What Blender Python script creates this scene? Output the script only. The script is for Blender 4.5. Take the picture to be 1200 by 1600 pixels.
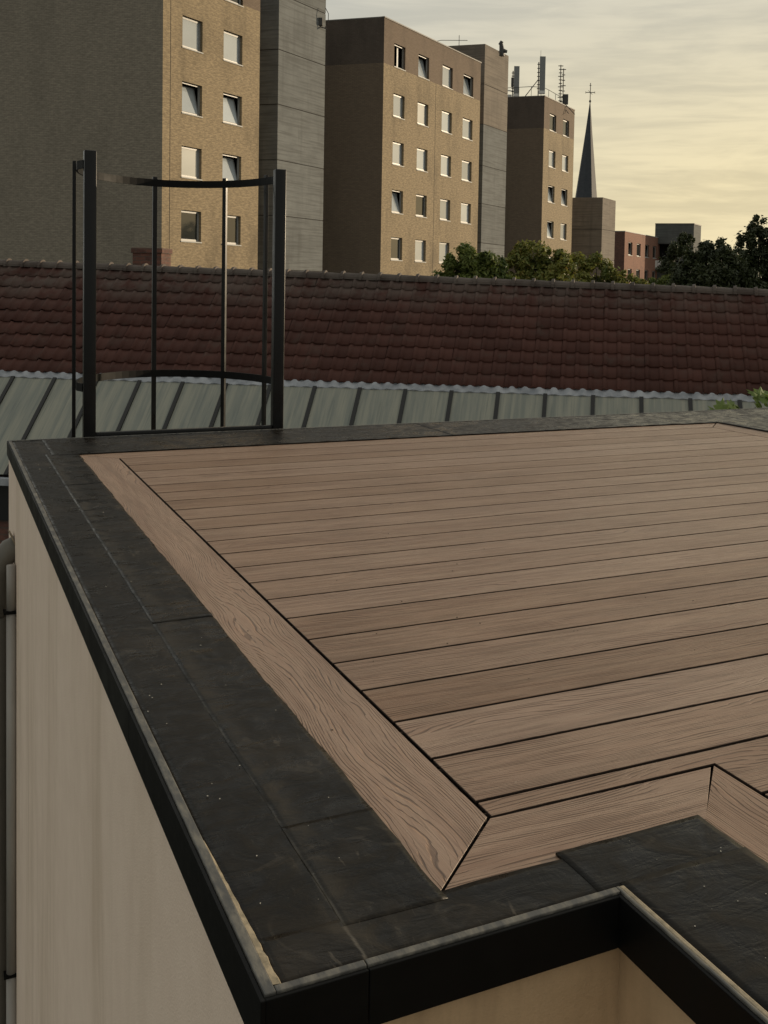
import bpy, bmesh, math, random
from math import radians as rad, sin, cos, pi
from mathutils import Vector, Matrix, noise
random.seed(7)
S = bpy.context.scene
for o in list(bpy.data.objects):
    bpy.data.objects.remove(o)
COL = S.collection

# ------------------------------------------------------------------ camera
cd = bpy.data.cameras.new('camera'); cam = bpy.data.objects.new('camera', cd); COL.objects.link(cam)
cd.sensor_fit = 'AUTO'; cd.sensor_width = 36; cd.lens = 36.945
cd.shift_x = -0.07875; cd.shift_y = -0.16875
cd.clip_start = 0.05; cd.clip_end = 3000
Rm = Matrix(((0.8924, 0.0036, -0.4511), (-0.4507, 0.0519, -0.8912), (0.0202, 0.9986, 0.048)))
cam.matrix_world = Matrix.Translation((0, 0, 0.726)) @ Rm.to_4x4()
S.camera = cam

# ------------------------------------------------------------------ light
SUN_H, SUN_E = rad(88), rad(9)               # heading clockwise from +Y, elevation
SD = Vector((sin(SUN_H) * cos(SUN_E), cos(SUN_H) * cos(SUN_E), sin(SUN_E)))
sl = bpy.data.lights.new('sun', 'SUN'); sun = bpy.data.objects.new('sun', sl); COL.objects.link(sun)
sl.energy = 3.3; sl.angle = rad(1.5); sl.color = (1.0, 0.80, 0.55)
sun.rotation_euler = SD.to_track_quat('Z', 'Y').to_euler()
W = bpy.data.worlds.new('World'); S.world = W; W.use_nodes = True
nt = W.node_tree; nt.nodes.clear()
def N(t, typ, **k):
    n = t.nodes.new(typ)
    for a, v in k.items():
        setattr(n, a, v)
    return n
def math_(t, op, a, b=None, c=None, clamp=False):
    n = N(t, 'ShaderNodeMath', operation=op); n.use_clamp = clamp
    for i, v in enumerate((a, b, c)):
        if v is None: continue
        if isinstance(v, (int, float)): n.inputs[i].default_value = v
        else: t.links.new(v, n.inputs[i])
    return n.outputs[0]
def mixc(t, f, a, b, mode='MIX'):
    n = N(t, 'ShaderNodeMix', data_type='RGBA', blend_type=mode)
    for i, v in ((0, f), (6, a), (7, b)):
        if isinstance(v, (int, float)): n.inputs[i].default_value = v
        elif isinstance(v, tuple): n.inputs[i].default_value = (*v, 1)
        else: t.links.new(v, n.inputs[i])
    return n.outputs[2]
def maprange(t, v, a, b, c=0.0, d=1.0, smooth=True):
    n = N(t, 'ShaderNodeMapRange'); n.interpolation_type = 'SMOOTHSTEP' if smooth else 'LINEAR'
    t.links.new(v, n.inputs[0])
    for i, q in zip((1, 2, 3, 4), (a, b, c, d)): n.inputs[i].default_value = q
    return n.outputs[0]
def scaled(t, vec, s, off=None):
    n = N(t, 'ShaderNodeVectorMath', operation='MULTIPLY_ADD')
    t.links.new(vec, n.inputs[0]); n.inputs[1].default_value = s
    if off is not None: t.links.new(off, n.inputs[2])
    return n.outputs[0]
def noise_(t, vec, sc=1.0, det=3.0, rough=0.5, dist=0.0, color=False):
    n = N(t, 'ShaderNodeTexNoise'); t.links.new(vec, n.inputs['Vector'])
    n.inputs['Scale'].default_value = sc; n.inputs['Detail'].default_value = det
    n.inputs['Roughness'].default_value = rough; n.inputs['Distortion'].default_value = dist
    return n.outputs['Color' if color else 'Fac']

sky = N(nt, 'ShaderNodeTexSky', sky_type='NISHITA'); sky.sun_disc = False
sky.sun_elevation = SUN_E; sky.sun_rotation = SUN_H; sky.dust_density = 3
geo = N(nt, 'ShaderNodeTexCoord')
d = geo.outputs['Generated']
dot = N(nt, 'ShaderNodeVectorMath', operation='DOT_PRODUCT'); nt.links.new(d, dot.inputs[0])
GH, GE = rad(62), rad(8)                       # centre of the glow behind the cloud veil
dot.inputs[1].default_value = (sin(GH) * cos(GE), cos(GH) * cos(GE), sin(GE))
warm = maprange(nt, dot.outputs['Value'], 0.55, 1.0)
sep = N(nt, 'ShaderNodeSeparateXYZ'); nt.links.new(d, sep.inputs[0])
elev = sep.outputs[2]
low = maprange(nt, elev, 0.0, 0.42, 1.0, 0.0)
n1 = noise_(nt, scaled(nt, d, (3.0, 3.0, 20.0)), 1.6, 5, 0.55, 0.7)
n2 = noise_(nt, scaled(nt, d, (5.0, 5.0, 52.0)), 2.3, 4, 0.6, 0.5)
st = math_(nt, 'MULTIPLY_ADD', n1, 0.65, math_(nt, 'MULTIPLY', n2, 0.35))
st = maprange(nt, st, 0.33, 0.70)
cool = mixc(nt, st, (0.485, 0.488, 0.448), (0.585, 0.575, 0.515))
st2 = maprange(nt, math_(nt, 'MULTIPLY_ADD', n1, 0.65, math_(nt, 'MULTIPLY', n2, 0.35)), 0.39, 0.62)
gold = mixc(nt, st2, (0.68, 0.585, 0.375), (0.86, 0.735, 0.46))
wf = math_(nt, 'MULTIPLY', warm, low, clamp=True)
wf = math_(nt, 'MULTIPLY', wf, 1.25, clamp=True)
cl = mixc(nt, wf, cool, gold)
fall = maprange(nt, dot.outputs['Value'], -0.9, 0.75, 0.84, 1.0)
vm = N(nt, 'ShaderNodeVectorMath', operation='SCALE'); nt.links.new(cl, vm.inputs[0]); nt.links.new(fall, vm.inputs['Scale']); cl = vm.outputs[0]
bg1 = N(nt, 'ShaderNodeBackground'); nt.links.new(sky.outputs[0], bg1.inputs[0]); bg1.inputs[1].default_value = 0.08
bg2 = N(nt, 'ShaderNodeBackground'); nt.links.new(cl, bg2.inputs[0]); bg2.inputs[1].default_value = 1.0
ms = N(nt, 'ShaderNodeMixShader'); ms.inputs[0].default_value = 0.88
nt.links.new(bg1.outputs[0], ms.inputs[1]); nt.links.new(bg2.outputs[0], ms.inputs[2])
wo = N(nt, 'ShaderNodeOutputWorld'); nt.links.new(ms.outputs[0], wo.inputs[0])
S.render.engine = 'CYCLES'
vs = S.view_settings; vs.view_transform = 'Standard'; vs.look = 'None'; vs.exposure = 0.17; vs.gamma = 1.0; vs.use_curve_mapping = False

# ------------------------------------------------------------------ helpers
def link_obj(name, mesh, parent=None, mats=None):
    o = bpy.data.objects.new(name, mesh); COL.objects.link(o)
    if mats:
        for m in (mats if isinstance(mats, (list, tuple)) else [mats]):
            mesh.materials.append(m)
    if parent: o.parent = parent
    return o
class MB:
    def __init__(s): s.v = []; s.f = []; s.m = []
    def quad(s, a, b, c, d, mi=0):
        i = len(s.v); s.v += [tuple(a), tuple(b), tuple(c), tuple(d)]; s.f.append((i, i+1, i+2, i+3)); s.m.append(mi)
    def poly(s, pts, mi=0):
        i = len(s.v); s.v += [tuple(p) for p in pts]; s.f.append(tuple(range(i, i+len(pts)))); s.m.append(mi)
    def prism(s, base, z0, z1, mi=0, caps=True):
        n = len(base); i = len(s.v)
        s.v += [(x, y, z0) for x, y in base] + [(x, y, z1) for x, y in base]
        for k in range(n):
            s.f.append((i+k, i+(k+1) % n, i+n+(k+1) % n, i+n+k)); s.m.append(mi)
        if caps:
            s.f.append(tuple(i+n+k for k in range(n))); s.m.append(mi)
            s.f.append(tuple(i+n-1-k for k in range(n))); s.m.append(mi)
    def box(s, x0, x1, y0, y1, z0, z1, mi=0):
        s.prism([(x0, y0), (x1, y0), (x1, y1), (x0, y1)], z0, z1, mi)
    def tube(s, pts, r, n=10, mi=0, cap=True):
        pts = [Vector(p) for p in pts]; rs = r if isinstance(r, (list, tuple)) else [r] * len(pts)
        rings = []; side = None
        for k, p in enumerate(pts):
            t = (pts[min(k+1, len(pts)-1)] - pts[max(k-1, 0)]).normalized()
            if side is None:
                side = t.orthogonal().normalized()
            else:
                side = (side - t * side.dot(t)).normalized()
            up = t.cross(side); i = len(s.v)
            s.v += [tuple(p + (side * cos(2*pi*j/n) + up * sin(2*pi*j/n)) * rs[k]) for j in range(n)]
            rings.append(i)
        for a, b in zip(rings, rings[1:]):
            for j in range(n):
                s.f.append((a+j, a+(j+1) % n, b+(j+1) % n, b+j)); s.m.append(mi)
        if cap:
            s.f.append(tuple(rings[0]+n-1-j for j in range(n))); s.m.append(mi)
            s.f.append(tuple(rings[-1]+j for j in range(n))); s.m.append(mi)
    def mesh(s, name, smooth=False):
        me = bpy.data.meshes.new(name); me.from_pydata(s.v, [], s.f); me.update()
        me.polygons.foreach_set('material_index', s.m)
        if smooth: me.polygons.foreach_set('use_smooth', [True]*len(s.f))
        return me
    def obj(s, name, mats, parent=None, smooth=False, bevel=0):
        me = s.mesh(name, smooth)
        if bevel:
            bm = bmesh.new(); bm.from_mesh(me); bmesh.ops.remove_doubles(bm, verts=bm.verts, dist=1e-5)
            bmesh.ops.bevel(bm, geom=bm.edges[:], offset=bevel, segments=2, affect='EDGES', profile=0.6)
            bm.to_mesh(me); bm.free()
        return link_obj(name, me, parent, mats)
def tag(o, label=None, cat=None, group=None, kind=None):
    if label: o['label'] = label
    if cat: o['category'] = cat
    if group: o['group'] = group
    if kind: o['kind'] = kind
    return o
def empty(name, loc=(0, 0, 0), rz=0.0, label=None, cat=None, group=None):
    o = bpy.data.objects.new(name, None); COL.objects.link(o); o.empty_display_size = 0.2
    o.location = loc; o.rotation_euler = (0, 0, rz)
    return tag(o, label, cat, group)

# ------------------------------------------------------------------ materials
def mat(name, base=(0.5, 0.5, 0.5), rough=0.6, metal=0.0, ior=1.45):
    m = bpy.data.materials.new(name); m.use_nodes = True
    b = m.node_tree.nodes['Principled BSDF']
    b.inputs['Base Color'].default_value = (*base, 1); b.inputs['Roughness'].default_value = rough
    b.inputs['Metallic'].default_value = metal; b.inputs['IOR'].default_value = ior
    return m, m.node_tree, b
def objco(t):
    return N(t, 'ShaderNodeTexCoord').outputs['Object']
def bump(t, b, h, dist, strength=1.0):
    n = N(t, 'ShaderNodeBump'); n.inputs['Distance'].default_value = dist; n.inputs['Strength'].default_value = strength
    t.links.new(h, n.inputs['Height']); t.links.new(n.outputs[0], b.inputs['Normal'])
def orand(t):
    return N(t, 'ShaderNodeObjectInfo').outputs['Random']
def noisy(name, c1, c2, rough=0.7, sc=(5, 5, 5), det=5, metal=0.0, bumpd=0.0, lo=0.3, hi=0.7, r2=None):
    m, t, b = mat(name, c1, rough, metal)
    n = noise_(t, scaled(t, objco(t), sc), 1.0, det, 0.6)
    t.links.new(mixc(t, maprange(t, n, lo, hi), c1, c2), b.inputs['Base Color'])
    if bumpd: bump(t, b, n, bumpd)
    if r2 is not None:
        t.links.new(maprange(t, n, lo, hi, rough, r2), b.inputs['Roughness'])
    return m

def wood_mat():
    m, t, b = mat('composite_wood', (0.2, 0.13, 0.09), 0.5)
    co = objco(t); r = orand(t)
    comb = N(t, 'ShaderNodeCombineXYZ')
    t.links.new(math_(t, 'MULTIPLY', r, 61.0), comb.inputs[0]); t.links.new(math_(t, 'MULTIPLY', r, 37.0), comb.inputs[1])
    off = comb.outputs[0]
    big = noise_(t, scaled(t, co, (1.9, 9.0, 1.0), off), 1.0, 1.2, 0.4)
    wob = noise_(t, scaled(t, co, (11.0, 26.0, 1.0), off), 1.0, 2.0, 0.5)
    sx = N(t, 'ShaderNodeSeparateXYZ'); t.links.new(co, sx.inputs[0])
    A = math_(t, 'MULTIPLY_ADD', r, 13.0, 12.5)
    h = math_(t, 'MULTIPLY_ADD', sx.outputs[1], 175.0, math_(t, 'MULTIPLY', big, A))
    h = math_(t, 'MULTIPLY_ADD', wob, 1.5, h)
    fr = math_(t, 'FRACT', h)
    tri = math_(t, 'ABSOLUTE', math_(t, 'SUBTRACT', fr, 0.5))          # 0 in the groove
    wv = noise_(t, scaled(t, co, (5.0, 90.0, 1.0), off), 1.0, 2.0)
    width = maprange(t, wv, 0.36, 0.68, 0.02, 0.30)
    q = math_(t, 'DIVIDE', tri, width)
    line = maprange(t, q, 0.25, 1.0, 1.0, 0.0)
    fib = noise_(t, scaled(t, co, (14.0, 420.0, 1.0), off), 1.0, 3.0, 0.6)
    tone = noise_(t, scaled(t, co, (1.2, 14.0, 1.0), off), 1.0, 4.0, 0.6)
    tone2 = noise_(t, scaled(t, co, (3.0, 60.0, 1.0), off), 1.0, 3.0, 0.6)
    c = mixc(t, maprange(t, tone, 0.3, 0.7), (0.225, 0.132, 0.084), (0.325, 0.207, 0.138))
    c = mixc(t, math_(t, 'MULTIPLY', maprange(t, tone2, 0.35, 0.65), 0.5), c, (0.30, 0.205, 0.14))
    c = mixc(t, math_(t, 'MULTIPLY', maprange(t, fib, 0.4, 0.75), 0.55), c, (0.135, 0.078, 0.05))
    c = mixc(t, math_(t, 'MULTIPLY', line, 0.55), c, (0.070, 0.037, 0.022))
    c = mixc(t, math_(t, 'MULTIPLY', math_(t, 'SUBTRACT', r, 0.5), 0.0), c, (0, 0, 0))
    spk = noise_(t, scaled(t, co, (170, 170, 1), off), 1.0, 2.0)
    c = mixc(t, math_(t, 'MULTIPLY', maprange(t, spk, 0.70, 0.78), 0.35), c, (0.6, 0.52, 0.42))
    wp2 = N(t, 'ShaderNodeNewGeometry').outputs['Position']
    dirt = noise_(t, wp2, 1.7, 5, 0.65, 0.6)
    c = mixc(t, math_(t, 'MULTIPLY', maprange(t, dirt, 0.45, 0.72), 0.28), c, (0.17, 0.115, 0.08))
    hs = N(t, 'ShaderNodeHueSaturation'); t.links.new(c, hs.inputs['Color'])
    t.links.new(math_(t, 'MULTIPLY_ADD', r, 0.30, 0.86), hs.inputs['Value'])
    t.links.new(math_(t, 'MULTIPLY_ADD', r, -0.2, 1.08), hs.inputs['Saturation'])
    t.links.new(hs.outputs[0], b.inputs['Base Color'])
    hgt = math_(t, 'ADD', math_(t, 'MULTIPLY', line, -1.0), math_(t, 'MULTIPLY', fib, 0.30))
    bump(t, b, hgt, 0.0015, 1.0)
    b.inputs['Roughness'].default_value = 0.44; b.inputs['Specular IOR Level'].default_value = 0.38
    return m
M = {}
M['wood'] = wood_mat()
M['core'] = mat('dark_board_side', (0.030, 0.018, 0.012), 0.8)[0]  # board sides coloured darker than the tops, to darken the gaps

def membrane_mat():
    m, t, b = mat('rubber_membrane', (0.03, 0.03, 0.028), 0.5)
    p = N(t, 'ShaderNodeNewGeometry').outputs['Position']
    sp = N(t, 'ShaderNodeSeparateXYZ'); t.links.new(p, sp.inputs[0])
    n = noise_(t, p, 3.2, 6, 0.62, 1.4); n2 = noise_(t, p, 13, 6, 0.62, 1.2); n3 = noise_(t, p, 150, 3, 0.6)
    wr = noise_(t, scaled(t, p, (7, 26, 1)), 1.0, 5, 0.55, 1.1)           # creases running across the strips
    c = mixc(t, maprange(t, n, 0.46, 0.74), (0.0050, 0.0041, 0.0031), (0.021, 0.0165, 0.0115))
    c = mixc(t, math_(t, 'MULTIPLY', maprange(t, n2, 0.48, 0.72), 0.40), c, (0.030, 0.024, 0.0165))
    # dust gathered along the lap seam of the long left strip
    xd = math_(t, 'ADD', sp.outputs[0], math_(t, 'MULTIPLY', math_(t, 'SUBTRACT', n, 0.5), 0.09))
    seam = maprange(t, math_(t, 'ABSOLUTE', math_(t, 'SUBTRACT', xd, 0.425)), 0.0, 0.034, 1.0, 0.0)
    seam = math_(t, 'MULTIPLY', seam, maprange(t, n2, 0.36, 0.66))
    c = mixc(t, math_(t, 'MULTIPLY', seam, 0.34), c, (0.085, 0.072, 0.055))
    # chalky water marks and scuffs
    n4 = noise_(t, p, 4.5, 3, 0.5, 0.9)
    ring = maprange(t, math_(t, 'ABSOLUTE', math_(t, 'SUBTRACT', n4, 0.55)), 0.0, 0.016, 1.0, 0.0)
    brk = maprange(t, noise_(t, p, 10, 5, 0.65), 0.46, 0.62)
    c = mixc(t, math_(t, 'MULTIPLY', math_(t, 'MULTIPLY', ring, brk), 0.20), c, (0.10, 0.084, 0.063))
    sc_ = noise_(t, scaled(t, p, (30, 7, 1)), 1.0, 5, 0.7, 1.6)
    sf = math_(t, 'MULTIPLY', maprange(t, sc_, 0.60, 0.68), maprange(t, n, 0.46, 0.58))
    c = mixc(t, math_(t, 'MULTIPLY', sf, 0.32), c, (0.15, 0.128, 0.10))
    line = maprange(t, math_(t, 'ABSOLUTE', math_(t, 'SUBTRACT', math_(t, 'ADD', sp.outputs[0], math_(t, 'MULTIPLY', math_(t, 'SUBTRACT', n2, 0.5), 0.012)), 0.413)), 0.0, 0.0035, 1.0, 0.0)
    c = mixc(t, math_(t, 'MULTIPLY', math_(t, 'MULTIPLY', line, maprange(t, noise_(t, p, 3.1, 4, 0.6), 0.47, 0.60)), 0.5), c, (0.17, 0.148, 0.118))
    c = mixc(t, math_(t, 'MULTIPLY', maprange(t, n3, 0.64, 0.78), 0.25), c, (0.10, 0.085, 0.065))
    t.links.new(c, b.inputs['Base Color'])
    t.links.new(maprange(t, n2, 0.35, 0.7, 0.24, 0.56), b.inputs['Roughness'])
    b.inputs['Specular IOR Level'].default_value = 0.17
    h = math_(t, 'ADD', math_(t, 'ADD', math_(t, 'MULTIPLY', n2, 0.7), math_(t, 'MULTIPLY', wr, 0.9)), math_(t, 'MULTIPLY', n3, 0.10))
    bump(t, b, h, 0.0055, 0.6)
    return m
M['membrane'] = membrane_mat()
M['black_metal'] = noisy('black_metal', (0.0035, 0.0035, 0.0035), (0.006, 0.006, 0.0055), 0.38, (9, 9, 9), bumpd=0.0002, r2=0.55)
M['black_metal'].node_tree.nodes['Principled BSDF'].inputs['Specular IOR Level'].default_value = 0.14
M['cap_metal'] = noisy('pale_cap_metal', (0.062, 0.060, 0.055), (0.17, 0.158, 0.132), 0.38, (70, 22, 40), 6, lo=0.38, hi=0.7, bumpd=0.0012, r2=0.7)
M['sealant'] = noisy('old_sealant', (0.34, 0.28, 0.19), (0.16, 0.135, 0.09), 0.6, (50, 50, 50), 5, bumpd=0.002)
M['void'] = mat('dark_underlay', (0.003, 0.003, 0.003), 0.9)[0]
M['hoop_paint'] = noisy('matt_hoop_paint', (0.005, 0.005, 0.005), (0.008, 0.008, 0.008), 0.5, (14, 14, 14), r2=0.6)
M['hoop_paint'].node_tree.nodes['Principled BSDF'].inputs['Specular IOR Level'].default_value = 0.12
M['rail_paint'] = noisy('black_rail_paint', (0.004, 0.004, 0.004), (0.006, 0.006, 0.006), 0.26, (14, 14, 14), r2=0.36)
M['rail_paint'].node_tree.nodes['Principled BSDF'].inputs['Specular IOR Level'].default_value = 0.28

def plaster_mat(name, c1, c2, stain, stain_amt=0.6):
    m, t, b = mat(name, c1, 0.85)
    p = N(t, 'ShaderNodeNewGeometry').outputs['Position']
    fine = noise_(t, p, 260, 3, 0.65); med = noise_(t, p, 9, 5, 0.6)
    c = mixc(t, maprange(t, med, 0.3, 0.7), c1, c2)
    # rain streaks: long in z, short along the wall
    s1 = noise_(t, scaled(t, p, (2.6, 2.6, 0.30)), 1.0, 5, 0.62, 0.5)
    s2 = noise_(t, scaled(t, p, (9, 9, 1.1)), 1.0, 5, 0.65, 0.8)
    f = math_(t, 'MULTIPLY', maprange(t, s1, 0.44, 0.66), maprange(t, s2, 0.28, 0.62))
    c = mixc(t, math_(t, 'MULTIPLY', f, stain_amt), c, stain)
    c = mixc(t, math_(t, 'MULTIPLY', maprange(t, fine, 0.55, 0.75), 0.14), c, (0.22, 0.18, 0.14))
    t.links.new(c, b.inputs['Base Color'])
    bump(t, b, math_(t, 'ADD', fine, med), 0.0016, 0.7)
    return m
M['plaster'] = plaster_mat('cream_render', (0.87, 0.715, 0.585), (0.82, 0.665, 0.54), (0.52, 0.40, 0.28), 0.42)
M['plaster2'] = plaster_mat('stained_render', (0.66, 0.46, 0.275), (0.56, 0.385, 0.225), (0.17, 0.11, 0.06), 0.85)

def brick_mat(name, c1, c2, mortar, bw=0.22, bh=0.065, zoff=0.0, stain=0.5, mot=0.5):
    m, t, b = mat(name, c1, 0.85)
    co = objco(t)
    sx = N(t, 'ShaderNodeSeparateXYZ'); t.links.new(co, sx.inputs[0])
    cb = N(t, 'ShaderNodeCombineXYZ')
    t.links.new(math_(t, 'ADD', sx.outputs[0], sx.outputs[1]), cb.inputs[0]); t.links.new(sx.outputs[2], cb.inputs[1])
    br = N(t, 'ShaderNodeTexBrick'); t.links.new(cb.outputs[0], br.inputs['Vector'])
    br.inputs['Scale'].default_value = 1.0; br.inputs['Brick Width'].default_value = bw
    br.inputs['Row Height'].default_value = bh + 0.012; br.inputs['Mortar Size'].default_value = 0.011
    br.inputs['Mortar Smooth'].default_value = 0.2; br.inputs['Bias'].default_value = 0.0
    br.inputs['Color1'].default_value = (*c1, 1); br.inputs['Color2'].default_value = (*c2, 1)
    br.inputs['Mortar'].default_value = (*mortar, 1)
    c = br.outputs['Color']
    mo = noise_(t, scaled(t, cb.outputs[0], (4.2, 13.0, 1)), 1.0, 4, 0.7)
    c = mixc(t, math_(t, 'MULTIPLY', maprange(t, mo, 0.38, 0.72), mot), c, tuple(min(1, v * 1.9) for v in c1))
    d1 = noise_(t, scaled(t, co, (0.5, 0.5, 0.22)), 1.0, 6, 0.62)
    c = mixc(t, math_(t, 'MULTIPLY', maprange(t, d1, 0.46, 0.75), stain), c, tuple(v * 0.35 for v in c2))
    t.links.new(c, b.inputs['Base Color'])
    bump(t, b, br.outputs['Fac'], -0.004, 0.4)
    return m
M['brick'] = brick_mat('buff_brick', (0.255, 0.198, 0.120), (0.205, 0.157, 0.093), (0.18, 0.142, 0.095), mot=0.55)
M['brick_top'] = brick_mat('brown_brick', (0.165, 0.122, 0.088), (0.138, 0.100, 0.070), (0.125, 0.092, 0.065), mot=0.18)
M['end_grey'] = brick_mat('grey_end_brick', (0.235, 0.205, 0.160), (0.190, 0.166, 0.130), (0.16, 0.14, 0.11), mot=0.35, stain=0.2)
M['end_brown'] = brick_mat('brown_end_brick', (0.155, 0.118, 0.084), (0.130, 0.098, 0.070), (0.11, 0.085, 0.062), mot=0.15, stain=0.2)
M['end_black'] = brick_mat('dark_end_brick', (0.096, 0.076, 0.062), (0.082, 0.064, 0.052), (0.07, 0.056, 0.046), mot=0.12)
M['brick_red'] = brick_mat('red_brick', (0.24, 0.105, 0.065), (0.17, 0.07, 0.045), (0.17, 0.12, 0.09), mot=0.3)
M['brick_dark'] = brick_mat('sooty_brick', (0.12, 0.056, 0.040), (0.07, 0.034, 0.027), (0.07, 0.055, 0.045), mot=0.4, bw=0.24, bh=0.075)

def concrete_mat(name, c1, c2, dirt):
    m, t, b = mat(name, c1, 0.85)
    co = objco(t)
    n = noise_(t, scaled(t, co, (0.7, 0.7, 0.9)), 1.0, 6, 0.65)
    bd = noise_(t, scaled(t, co, (0.35, 0.35, 9.0)), 1.0, 3, 0.6)
    r = orand(t)
    c = mixc(t, maprange(t, n, 0.3, 0.7), c1, c2)
    c = mixc(t, math_(t, 'MULTIPLY', maprange(t, bd, 0.42, 0.66), 0.6), c, dirt)
    st = noise_(t, scaled(t, co, (1.6, 1.6, 0.2)), 1.0, 5, 0.6)
    c = mixc(t, math_(t, 'MULTIPLY', maprange(t, st, 0.5, 0.72), 0.45), c, dirt)
    hs = N(t, 'ShaderNodeHueSaturation'); t.links.new(c, hs.inputs['Color'])
    t.links.new(math_(t, 'MULTIPLY_ADD', r, 0.25, 0.88), hs.inputs['Value'])
    t.links.new(hs.outputs[0], b.inputs['Base Color'])
    bump(t, b, bd, 0.02, 0.5)
    return m
M['concrete'] = concrete_mat('board_marked_concrete', (0.150, 0.160, 0.160), (0.112, 0.120, 0.120), (0.062, 0.064, 0.062))
M['concrete_joint'] = mat('dark_joint_concrete', (0.035, 0.032, 0.03), 0.9)[0]  # one even dark tone for the joints and the tower body behind the panels
M['concrete_warm'] = concrete_mat('warm_concrete', (0.19, 0.162, 0.132), (0.15, 0.128, 0.104), (0.09, 0.075, 0.06))
M['dark_concrete'] = concrete_mat('dark_concrete', (0.10, 0.105, 0.10), (0.075, 0.08, 0.077), (0.05, 0.05, 0.05))
M['frame'] = mat('white_window_frame', (0.26, 0.26, 0.25), 0.4)[0]
M['sash_dark'] = mat('grey_sash_edge', (0.12, 0.115, 0.11), 0.5)[0]
M['sill'] = mat('pale_stone_sill', (0.36, 0.36, 0.34), 0.6)[0]
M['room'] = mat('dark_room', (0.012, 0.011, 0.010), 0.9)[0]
M['white'] = mat('white_panel', (0.62, 0.62, 0.60), 0.5)[0]
M['coping'] = mat('aluminium_coping', (0.13, 0.12, 0.11), 0.6)[0]
def pane_mat(name, base, ior=2.0, rough=0.03):
    m, t, b = mat(name, base, rough, 0.0, ior)
    n = noise_(t, scaled(t, objco(t), (0.8, 1, 0.9)), 1.0, 2)
    c = mixc(t, n, tuple(v * 0.85 for v in base), tuple(v * 1.15 for v in base))
    hs = N(t, 'ShaderNodeHueSaturation'); t.links.new(c, hs.inputs['Color']); t.links.new(math_(t, 'MULTIPLY_ADD', orand(t), 0.6, 0.65), hs.inputs['Value']); c = hs.outputs[0]
    t.links.new(c, b.inputs['Base Color']); return m
M['pane'] = pane_mat('sky_toned_glass', (0.42, 0.46, 0.48), 1.7)  # bright sky reflection is partly put into this pale base colour
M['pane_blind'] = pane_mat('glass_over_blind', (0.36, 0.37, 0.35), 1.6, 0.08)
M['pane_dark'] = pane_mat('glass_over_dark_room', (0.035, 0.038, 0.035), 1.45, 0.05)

def tile_mat(name, c1, c2, c3):
    m, t, b = mat(name, c1, 0.72)
    r = orand(t); at = N(t, 'ShaderNodeAttribute', attribute_name='tile_tone').outputs['Fac']
    f = math_(t, 'FRACT', math_(t, 'ADD', r, at))
    p = N(t, 'ShaderNodeNewGeometry').outputs['Position']
    n = noise_(t, p, 3.0, 5, 0.65); n2 = noise_(t, p, 0.55, 4, 0.6); n3 = noise_(t, p, 22, 3, 0.6)
    c = mixc(t, f, c1, c2)
    c = mixc(t, math_(t, 'MULTIPLY', maprange(t, n, 0.5, 0.75), 0.5), c, c3)
    c = mixc(t, math_(t, 'MULTIPLY', maprange(t, n2, 0.5, 0.7), 0.45), c, tuple(v * 0.55 for v in c1))
    zz = N(t, 'ShaderNodeSeparateXYZ'); t.links.new(p, zz.inputs[0])
    top = math_(t, 'MULTIPLY', maprange(t, zz.outputs[2], 0.1, 0.75), maprange(t, noise_(t, p, 1.6, 4, 0.7), 0.36, 0.62))
    c = mixc(t, math_(t, 'MULTIPLY', top, 0.55), c, (0.125, 0.105, 0.09))
    c = mixc(t, math_(t, 'MULTIPLY', maprange(t, n3, 0.6, 0.8), 0.3), c, (0.09, 0.07, 0.06))
    t.links.new(c, b.inputs['Base Color']); bump(t, b, n3, 0.01, 0.4)
    b.inputs['Specular IOR Level'].default_value = 0.3
    return m
M['tile'] = tile_mat('red_clay_tile', (0.060, 0.0235, 0.0175), (0.086, 0.035, 0.0265), (0.078, 0.055, 0.045))
M['ridge'] = tile_mat('mossy_ridge_tile', (0.062, 0.047, 0.040), (0.095, 0.073, 0.062), (0.12, 0.105, 0.09))

def panel_mat():
    m, t, b = mat('weathered_translucent_sheet', (0.2, 0.22, 0.19), 0.5)
    co = objco(t); r = orand(t)
    comb = N(t, 'ShaderNodeCombineXYZ'); t.links.new(math_(t, 'MULTIPLY', r, 50.0), comb.inputs[0])
    a = noise_(t, scaled(t, co, (9.0, 0.5, 1), comb.outputs[0]), 1.0, 4, 0.6, 0.3)
    b2 = noise_(t, scaled(t, co, (28.0, 0.9, 1), comb.outputs[0]), 1.0, 4, 0.6)
    c = mixc(t, maprange(t, a, 0.32, 0.68), (0.165, 0.178, 0.155), (0.265, 0.262, 0.212))
    c = mixc(t, math_(t, 'MULTIPLY', maprange(t, b2, 0.5, 0.72), 0.5), c, (0.085, 0.105, 0.10))
    t.links.new(c, b.inputs['Base Color']); t.links.new(maprange(t, a, 0.3, 0.7, 0.35, 0.6), b.inputs['Roughness'])
    return m
M['sheet'] = panel_mat()
M['lead'] = noisy('beaten_lead', (0.20, 0.215, 0.24), (0.36, 0.375, 0.40), 0.5, (4, 4, 4), metal=0.0, bumpd=0.01)
M['bar'] = mat('black_glazing_bar', (0.008, 0.008, 0.008), 0.5)[0]
M['pipe'] = noisy('grey_drain_pipe', (0.105, 0.098, 0.082), (0.15, 0.138, 0.115), 0.5, (6, 6, 2))
M['conduit'] = noisy('pale_conduit', (0.36, 0.34, 0.31), (0.28, 0.26, 0.235), 0.5, (12, 12, 2))
M['ground'] = noisy('yard_ground', (0.10, 0.095, 0.085), (0.07, 0.08, 0.05), 0.95, (0.3, 0.3, 0.3))
M['slate'] = noisy('spire_slate', (0.018, 0.023, 0.031), (0.030, 0.035, 0.043), 0.6, (1.5, 1.5, 3))
M['antenna'] = mat('grey_antenna_shell', (0.20, 0.21, 0.21), 0.5)[0]
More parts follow.
